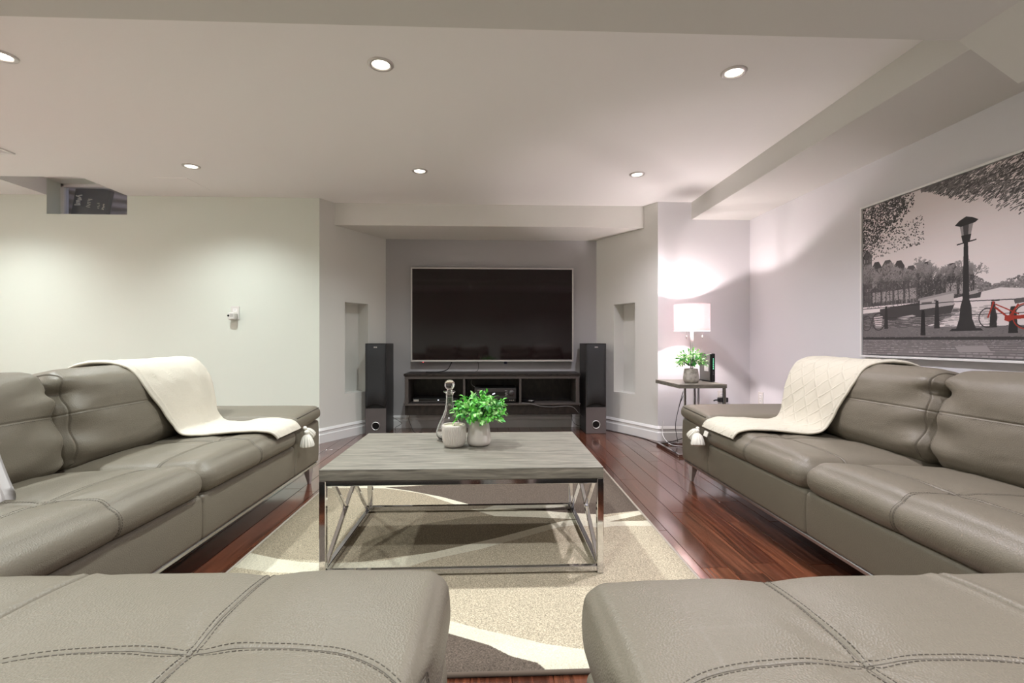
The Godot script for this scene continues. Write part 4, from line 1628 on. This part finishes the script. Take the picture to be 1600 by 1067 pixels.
# ------------------------------------------------------------------ throws
func throw_over(label: String, at: Vector3, turn: float, s: float, m: Material, path: Array, near: Array, far: Array, seed_: float) -> Node3D:
	var t := thing("throw_blanket", label, "blanket", at, turn)
	var pts := curve(path, 9)
	var n := pts.size()
	var cols := 44
	var top := []
	var bot := []
	var uvs := []
	var len := 0.0
	for i in n:
		if i > 0:
			len += (pts[i] - pts[i - 1]).length()
		var tg: Vector3 = (pts[min(i + 1, n - 1)] - pts[max(i - 1, 0)]).normalized()
		var nn := Vector3(0, tg.z, -tg.y)
		if nn.y < 0 and absf(nn.y) > 0.3 and i > n / 4:
			nn = -nn
		var f := float(i) / (n - 1) * (near.size() - 1)
		var k := mini(int(f), near.size() - 2)
		var fr := smoothstep(0.0, 1.0, f - k)
		var xa: float = lerpf(near[k], near[k + 1], fr) * s
		var xb: float = lerpf(far[k], far[k + 1], fr) * s
		var r1 := []
		var r2 := []
		var ur := []
		for c in cols + 1:
			var u := float(c) / cols
			var e := minf(u, 1.0 - u)
			var x := lerpf(xa, xb, u)
			var wr := 0.006 * noise.get_noise_3d(x * 7.0 + seed_, len * 5.0, 0.0) + 0.0035 * noise.get_noise_3d(x * 17.0, len * 4.0 + seed_, 3.0)
			wr += 0.004 * sin(len * 11.0 + x * 16.0 + seed_) * (0.3 + u)
			var p: Vector3 = pts[i] + Vector3(x, 0, 0)
			p.x += 0.006 * noise.get_noise_2d(len * 9.0 + seed_, c * 0.2)
			var th := 0.007 + 0.0045 * exp(-pow((e - 0.02) / 0.02, 2))
			if c == 0 or c == cols:
				th = 0.001
			r1.append(p + nn * (absf(wr) + th))
			r2.append(p + nn * (absf(wr) * 0.6 - 0.001))
			ur.append(Vector2(u * absf(xb - xa), len))
		top.append(r1)
		bot.append(r2)
		uvs.append(ur)
	var st := new_st(true)
	# which way the top looks, measured in its middle
	var mi := n / 2
	var nrm: Vector3 = (top[mi + 1][20] - top[mi][20]).cross(top[mi][21] - top[mi][20])
	var flip := nrm.dot(Vector3(0, 0.5, 1)) < 0.0
	grid(st, top, flip, uvs)
	grid(st, bot, not flip, uvs)
	for rim in [0, cols]:
		var strip := []
		var us := []
		for i in n:
			strip.append([top[i][rim], bot[i][rim]])
			us.append([uvs[i][rim], uvs[i][rim]])
		grid(st, strip, (rim == 0) == flip, us)
	for rim in [0, n - 1]:
		grid(st, [top[rim], bot[rim]], (rim == 0) != flip, [uvs[rim], uvs[rim]])
	obj("cloth", st, m, t)
	# hem cord along both long edges
	for rim in [0, cols]:
		st = new_st(true)
		var line := []
		for i in range(0, n, 2):
			line.append((top[i][rim] + bot[i][rim]) / 2)
		tube(st, line, 0.0055, 8)
		obj("hem", st, m, t)
	return t


func tassel(t: Node3D, knot: Vector3, down: Vector3, size: float) -> void:
	var st := new_st(true)
	var b := Basis()
	var y := -down.normalized()
	var x := y.cross(Vector3.BACK).normalized()
	b = Basis(x, y, x.cross(y))
	var ridge := func(a: float, p: Vector2) -> float:
		return p.x * (1.0 + (0.10 * sin(a * 13.0) + 0.05 * sin(a * 29.0 + 1.0)) * clampf(-p.y / (0.3 * size), 0.0, 1.0))
	var k := size
	lathe(st, [Vector2(0.0, -1.05 * k), Vector2(0.25 * k, -1.0 * k), Vector2(0.40 * k, -0.96 * k), Vector2(0.42 * k, -0.85 * k), Vector2(0.36 * k, -0.6 * k), Vector2(0.27 * k, -0.35 * k), Vector2(0.15 * k, -0.2 * k), Vector2(0.10 * k, -0.16 * k), Vector2(0.14 * k, -0.09 * k), Vector2(0.15 * k, 0.0), Vector2(0.10 * k, 0.08 * k), Vector2(0.0, 0.1 * k)], 72, knot, ridge, b)
	obj("tassel", st, M.tassel, t)


func throws() -> void:
	# z and y along the drape: behind the back, over it, down its front, along the seat, over the front edge
	var P := func(a: Array) -> Array:
		var o := []
		for i in range(0, a.size(), 2):
			o.append(Vector3(0, a[i + 1], a[i]))
		return o
	var path: Array = P.call([-0.40, 0.60, -0.385, 0.69, -0.335, 0.752, -0.25, 0.779, -0.16, 0.782, -0.085, 0.755, -0.030, 0.685, 0.008, 0.585, 0.036, 0.495, 0.08, 0.442, 0.16, 0.430, 0.29, 0.442, 0.40, 0.444, 0.462, 0.428, 0.486, 0.395])
	var a := throw_over("cream quilted throw with tassels draped over the right sofa", W(1.675, 0, 2.01), -PI / 2, -1.0, M.throw, path, [0.17, 0.17, 0.20, 0.27, 0.31, 0.34], [0.72, 0.72, 0.70, 0.66, 0.66, 0.67], 2.0)
	tassel(a, Vector3(-0.685, 0.375, 0.515), Vector3(0.25, -1, 0.05), 0.085)
	tassel(a, Vector3(-0.70, 0.385, 0.505), Vector3(-0.55, -0.8, 0.25), 0.075)
	var st := new_st()
	bx(st, Vector3(-0.60, 0.372, 0.503), Vector3(0.045, 0.03, 0.004), 0.001, Basis(Vector3.RIGHT, -0.3))
	obj("care_tag", st, M.tassel, a)
	var b := throw_over("smooth cream throw with tassels draped over the left sofa", W(-1.555, 0, 2.05), PI / 2, 1.0, M.throw_plain, path, [0.17, 0.17, 0.20, 0.30, 0.33, 0.40], [0.72, 0.74, 0.72, 0.66, 0.66, 0.67], 5.0)
	tassel(b, Vector3(0.69, 0.375, 0.515), Vector3(0.0, -1, 0.05), 0.085)
	tassel(b, Vector3(0.705, 0.395, 0.50), Vector3(0.7, -0.8, 0.2), 0.075)


# ------------------------------------------------------------------ small things
func leaf_mesh(l: float, w: float, fold: float) -> ArrayMesh:
	var st := new_st(true)
	var mid := []
	var le := []
	var ri := []
	for i in 6:
		var u := i / 5.0
		var ww := w * 0.5 * pow(sin(PI * clampf(u * 0.92 + 0.06, 0.0, 1.0)), 0.8)
		if i == 5:
			ww = 0.0
		var y := fold * (u - u * u * 1.4) * l
		mid.append(Vector3(0, y, u * l))
		le.append(Vector3(-ww, y + ww * 0.35, u * l))
		ri.append(Vector3(ww, y + ww * 0.35, u * l))
	var rows := []
	for i in 6:
		rows.append([le[i], mid[i], ri[i]])
	grid(st, rows, false)
	return mesh_of(st)


func plant(t: Node3D, at: Vector3, rad: Vector3, sprigs: int, leaves: int, leaf: float, seed_: int, single: bool, reach := 1.18) -> void:
	var r := RandomNumberGenerator.new()
	r.seed = seed_
	var lm := [leaf_mesh(leaf, leaf * 0.50, 0.25), leaf_mesh(leaf * 0.85, leaf * 0.48, 0.1), leaf_mesh(leaf * 1.1, leaf * 0.45, 0.45)]
	for i in sprigs:
		var u := (i + 0.5) / sprigs
		var el := acos(1.0 - u * reach)
		var az := i * 2.39996 + r.randf_range(-0.2, 0.2)
		var dir := Vector3(sin(el) * cos(az), cos(el), sin(el) * sin(az))
		var tip := at + Vector3(dir.x * rad.x, dir.y * rad.y * (1.0 if dir.y > 0 else 0.9), dir.z * rad.z) * r.randf_range(0.86, 1.08)
		var root := at + Vector3(dir.x * 0.018, -rad.y * 0.32, dir.z * 0.018)
		var mid := root.lerp(tip, 0.5) + Vector3(0, rad.y * 0.22, 0)
		var path := curve([root, mid, tip], 5)
		var st := new_st(true)
		tube(st, path, 0.0016, 5, 0.0008)
		var sp := obj("sprig", st, M.stem, t)
		var joint := SurfaceTool.new()
		joint.begin(Mesh.PRIMITIVE_TRIANGLES)
		for k in leaves:
			var f := lerpf(0.42, 1.0, float(k) / (leaves - 1))
			var j := clampi(int(f * (path.size() - 1)), 0, path.size() - 2)
			var p: Vector3 = path[j].lerp(path[j + 1], f * (path.size() - 1) - j)
			var tg: Vector3 = (path[j + 1] - path[j]).normalized()
			var side := tg.cross(Vector3(r.randf_range(-1, 1), r.randf_range(-1, 1), r.randf_range(-1, 1))).normalized()
			var z := (tg * (0.55 if k < leaves - 1 else 3.0) + side).normalized()
			var upv := (Vector3.UP * 0.7 + dir * 0.6 + tg * 0.3)
			var x := upv.cross(z).normalized()
			var xf := Transform3D(Basis(x, z.cross(x), z).scaled_local(Vector3.ONE * r.randf_range(0.75, 1.15)), p)
			var mm: Material = M["leaf_%d" % [0, 0, 1, 2, 0, 1][r.randi() % 6]]
			if single:
				var o := put("leaf", lm[r.randi() % 3], mm, sp)
				o.transform = xf
			else:
				joint.append_from(lm[r.randi() % 3], 0, xf)
		if not single:
			var lo := put("leaves", joint.commit(), M["leaf_%d" % (i % 3)], sp)
			lo.set_meta("kind", "stuff")


func table_things() -> void:
	var y := 0.411
	# decanter
	var d := thing("glass_decanter", "clear glass decanter with a round stopper on the coffee table", "decanter", W(-0.205, y, 2.31))
	var st := new_st(true)
	var outer := [Vector2(0.0, 0.0), Vector2(0.036, 0.0), Vector2(0.052, 0.007), Vector2(0.0625, 0.024), Vector2(0.064, 0.042), Vector2(0.058, 0.066), Vector2(0.046, 0.092), Vector2(0.033, 0.118), Vector2(0.0235, 0.145), Vector2(0.0185, 0.172), Vector2(0.0172, 0.198), Vector2(0.0175, 0.220), Vector2(0.027, 0.227), Vector2(0.0285, 0.230), Vector2(0.027, 0.233)]
	var inner := [Vector2(0.0165, 0.233), Vector2(0.0145, 0.222), Vector2(0.0142, 0.198), Vector2(0.0155, 0.172), Vector2(0.0205, 0.145), Vector2(0.030, 0.118), Vector2(0.043, 0.092), Vector2(0.055, 0.066), Vector2(0.061, 0.042), Vector2(0.0595, 0.026), Vector2(0.049, 0.012), Vector2(0.034, 0.008), Vector2(0.0, 0.009)]
	lathe(st, outer + inner, 48)
	obj("bottle", st, M.glass, d)
	st = new_st(true)
	var facet := func(a: float, p: Vector2) -> float:
		return p.x * (1.0 + 0.03 * sin(a * 12.0) * (1.0 if p.y > 0.246 else 0.0))
	lathe(st, [Vector2(0.0, 0.2245), Vector2(0.0125, 0.2245), Vector2(0.0125, 0.236), Vector2(0.0135, 0.242), Vector2(0.019, 0.2475), Vector2(0.0232, 0.2545), Vector2(0.0245, 0.263), Vector2(0.0232, 0.272), Vector2(0.0190, 0.2795), Vector2(0.0120, 0.2845), Vector2(0.0, 0.287)], 48, Vector3.ZERO, facet)
	obj("stopper", st, M.glass, d)
	# ribbed candle cup
	var c := thing("candle_cup", "ribbed pale ceramic candle cup on the coffee table before the decanter", "candle", W(-0.172, y, 2.165))
	st = new_st(true)
	var rib := func(a: float, p: Vector2) -> float:
		var on := smoothstep(0.006, 0.02, p.y) * (1.0 - smoothstep(0.084, 0.092, p.y)) if p.x > 0.047 else 0.0
		return p.x - 0.0036 * on * pow(0.5 + 0.5 * cos(a * 46.0), 2.0)
	lathe(st, [Vector2(0.0, 0.0), Vector2(0.030, 0.0), Vector2(0.040, 0.004), Vector2(0.048, 0.016), Vector2(0.0525, 0.034), Vector2(0.0545, 0.056), Vector2(0.0545, 0.076), Vector2(0.0535, 0.090), Vector2(0.052, 0.0985), Vector2(0.050, 0.100), Vector2(0.0475, 0.0985), Vector2(0.0470, 0.088)], 368, Vector3.ZERO, rib)
	obj("cup", st, M.ceramic, c)
	st = new_st(true)
	lathe(st, [Vector2(0.0472, 0.091), Vector2(0.02, 0.0902), Vector2(0.0, 0.090)], 40)
	obj("wax", st, M.wax, c)
	st = new_st(true)
	tube(st, [Vector3(0, 0.090, 0), Vector3(0.001, 0.094, 0), Vector3(0.002, 0.098, 0)], 0.0012, 6)
	obj("wick", st, M.dark_gap, c)
	# pot with a bushy green plant
	var p := thing("potted_plant", "bushy green plant in a white ceramic pot on the coffee table", "plant", W(-0.062, y, 2.195))
	st = new_st(true)
	lathe(st, [Vector2(0.0, 0.0), Vector2(0.038, 0.0), Vector2(0.048, 0.005), Vector2(0.0535, 0.016), Vector2(0.0545, 0.026), Vector2(0.052, 0.05), Vector2(0.0475, 0.085), Vector2(0.0445, 0.112), Vector2(0.0425, 0.1135), Vector2(0.041, 0.111), Vector2(0.041, 0.10)], 64)
	obj("pot", st, M.ceramic, p)
	st = new_st(true)
	lathe(st, [Vector2(0.042, 0.103), Vector2(0.02, 0.106), Vector2(0.0, 0.107)], 32)
	obj("soil", st, M.soil, p)
	plant(p, Vector3(0.006, 0.152, 0), Vector3(0.122, 0.083, 0.112), 33, 9, 0.027, 5, true, 1.58)
	plant(p, Vector3(0.004, 0.148, 0), Vector3(0.112, 0.076, 0.100), 56, 9, 0.024, 15, false, 1.5)


func side_table_things() -> void:
	var y := 0.556
	var p := thing("potted_plant", "small leafy plant in a marbled pot on the side table under the lamp", "plant", W(1.560, y, 3.74))
	var st := new_st(true)
	lathe(st, [Vector2(0.0, 0.0), Vector2(0.046, 0.0), Vector2(0.054, 0.005), Vector2(0.061, 0.02), Vector2(0.0625, 0.035), Vector2(0.060, 0.06), Vector2(0.0555, 0.09), Vector2(0.052, 0.110), Vector2(0.049, 0.1105), Vector2(0.048, 0.10)], 10)
	obj("pot", st, M.marble, p)
	st = new_st(true)
	lathe(st, [Vector2(0.05, 0.102), Vector2(0.02, 0.104), Vector2(0.0, 0.104)], 24)
	obj("soil", st, M.soil, p)
	plant(p, Vector3(0, 0.165, 0), Vector3(0.125, 0.10, 0.10), 44, 8, 0.026, 8, false, 1.4)
	# modem
	var m := thing("modem", "upright grey modem with green lights beside the small plant on the side table", "modem", W(1.745, y, 3.86), 0.12)
	st = new_st()
	bx(st, Vector3(0, 0.115, 0), Vector3(0.036, 0.226, 0.17), 0.004)
	obj("body", st, M.black_plastic, m)
	st = new_st()
	bx(st, Vector3(-0.0185, 0.117, -0.006), Vector3(0.004, 0.212, 0.15), 0.001)
	obj("side_panel", st, M.cable_grey, m)
	st = new_st()
	bx(st, Vector3(-0.0208, 0.112, 0.02), Vector3(0.001, 0.054, 0.06), 0.0)
	obj("sticker", st, M.trim, m)
	for k in 8:
		st = new_st()
		bx(st, Vector3(0.0, 0.185 - 0.0155 * k - (0.012 if k > 5 else 0.0), 0.0855), Vector3(0.006, 0.007, 0.002), 0.0)
		obj("indicator_light", st, M.led_green if k < 6 else M.cable_grey, m)
	for k in 2:
		st = new_st()
		bx(st, Vector3(-0.0208, 0.205, -0.045 + 0.055 * k), Vector3(0.001, 0.012, 0.006), 0.0)
		obj("slot", st, M.dark_gap, m)


func outlet(label: String, at: Vector3, turn: float) -> Node3D:
	var t := thing("wall_outlet", label, "outlet", at, turn)
	var st := new_st()
	bx(st, Vector3(0, 0, 0.003), Vector3(0.072, 0.115, 0.006), 0.002)
	obj("cover_plate", st, M.white_plastic, t)
	for s in [-1.0, 1.0]:
		st = new_st()
		bx(st, Vector3(0, 0.022 * s, 0.0065), Vector3(0.034, 0.028, 0.003), 0.001)
		obj("socket", st, M.trim, t)
		st = new_st()
		for k in [-1.0, 1.0]:
			bx(st, Vector3(0.006 * k, 0.022 * s + 0.003, 0.0082), Vector3(0.002, 0.009, 0.001), 0.0)
		obj("slot", st, M.dark_gap, t)
	return t


func wall_things() -> void:
	outlet("white outlet on the right wall just above the sofa arm", W(RIGHT, 0.39, 4.05), -PI / 2)
	outlet("white outlet on the lamp wall behind the side table", W(2.04, 0.385, BACK), 0.0)
	var a := thing("power_adapter", "black power adapter plugged in low behind the side table", "adapter", W(2.03, 0.363, BACK - 0.009))
	var st := new_st()
	bx(st, Vector3(0.008, 0, 0.022), Vector3(0.085, 0.042, 0.042), 0.006)
	obj("body", st, M.black_plastic, a)
	st = new_st(true)
	tube(st, [Vector3(-0.033, 0, 0.022), Vector3(-0.06, -0.002, 0.022), Vector3(-0.075, -0.008, 0.022)], 0.006, 8)
	obj("strain_relief", st, M.cable_black, a)
	outlet("white outlet high on the left back wall, behind the plug in unit", W(-2.205, 1.125, BACK), 0.0)
	var p := thing("plug_in_unit", "white plug in unit with a dark sensor on the left back wall", "plug", W(-2.21, 1.095, BACK - 0.008))
	st = new_st()
	bx(st, Vector3(0, 0, 0.027), Vector3(0.058, 0.062, 0.05), 0.008)
	obj("body", st, M.white_plastic, p)
	st = new_st(true)
	lathe(st, [Vector2(0.009, 0.0), Vector2(0.009, 0.003), Vector2(0.0, 0.004)], 16, Vector3(-0.022, 0.004, 0.051), null, Basis(Vector3.RIGHT, PI / 2))
	obj("sensor", st, M.dark_gap, p)
	st = new_st()
	for k in 3:
		bx(st, Vector3(0.004, 0.016 - 0.009 * k, 0.0525), Vector3(0.026, 0.003, 0.001), 0.0)
	obj("vent_slot", st, M.cable_grey, p)


func cable(label: String, pts: Array, r: float, m: Material) -> void:
	var st := new_st(true)
	tube(st, curve(pts, 8), r, 7)
	tag(obj("cable", st, m), label, "cable")


func cables() -> void:
	cable("black cable on the floor along the baseboard, rising behind the right sofa arm", [W(1.10, 0.004, 4.78), W(1.22, 0.004, 4.60), W(1.36, 0.004, 4.33), W(1.41, 0.004, 4.12), W(1.46, 0.03, 4.0), W(1.50, 0.10, 3.8), W(1.52, 0.19, 3.55), W(1.56, 0.24, 3.42), W(1.62, 0.20, 3.38)], 0.0032, M.cable_black)
	cable("white cord looping down to the floor beside the side table base", [W(1.50, 0.18, 4.19), W(1.485, 0.10, 4.17), W(1.48, 0.05, 4.12), W(1.50, 0.012, 4.02), W(1.58, 0.006, 3.97), W(1.68, 0.006, 3.95)], 0.0032, M.trim)
	cable("thin black cord hanging below the side table next to the sofa", [W(1.655, 0.52, 4.07), W(1.645, 0.42, 4.10), W(1.615, 0.32, 4.12), W(1.59, 0.15, 4.14), W(1.60, 0.006, 4.11)], 0.003, M.cable_black)
	cable("dark modem cord behind the small plant on the side table", [W(1.715, 0.60, 3.97), W(1.70, 0.62, 4.02), W(1.69, 0.58, 4.07), W(1.66, 0.45, 4.14), W(1.63, 0.30, 4.17)], 0.003, M.cable_black)
	cable("black cable from the television down to the left end of the cabinet top", [W(-0.41, 0.70, 4.92), W(-0.42, 0.66, 4.91), W(-0.455, 0.60, 4.87), W(-0.53, 0.579, 4.82), W(-0.66, 0.579, 4.80)], 0.005, M.cable_black)
	cable("thin dark cord hanging from the television near its middle", [W(-0.155, 0.69, 4.93), W(-0.145, 0.64, 4.92), W(-0.15, 0.59, 4.90), W(-0.17, 0.577, 4.86)], 0.0025, M.cable_black)
	cable("grey cord running out of the right compartment down to the right speaker", [W(0.25, 0.292, 4.62), W(0.36, 0.285, 4.595), W(0.46, 0.262, 4.59), W(0.58, 0.255, 4.59), W(0.70, 0.262, 4.59), W(0.77, 0.25, 4.59), W(0.82, 0.20, 4.60), W(0.87, 0.15, 4.66)], 0.0028, M.cable_grey)
	cable("thin cord looping under the right end of the cabinet", [W(0.79, 0.18, 4.75), W(0.78, 0.13, 4.74), W(0.80, 0.08, 4.74), W(0.84, 0.05, 4.75), W(0.875, 0.045, 4.76)], 0.002, M.cable_black)
	cable("thin cord hanging from the left end of the cabinet to the floor", [W(-0.80, 0.18, 4.72), W(-0.81, 0.13, 4.70), W(-0.79, 0.07, 4.70), W(-0.75, 0.005, 4.68), W(-0.68, 0.004, 4.70)], 0.0022, M.cable_black)
	cable("thin cord curling beside the left speaker", [W(-0.99, 0.13, 4.82), W(-0.93, 0.10, 4.80), W(-0.90, 0.07, 4.80), W(-0.96, 0.03, 4.80), W(-0.95, 0.004, 4.78)], 0.002, M.cable_black)
	cable("pale cord loop inside the middle compartment above the receiver", [W(-0.20, 0.515, 4.70), W(-0.205, 0.47, 4.68), W(-0.17, 0.44, 4.67), W(-0.13, 0.435, 4.70)], 0.003, M.cable_grey)
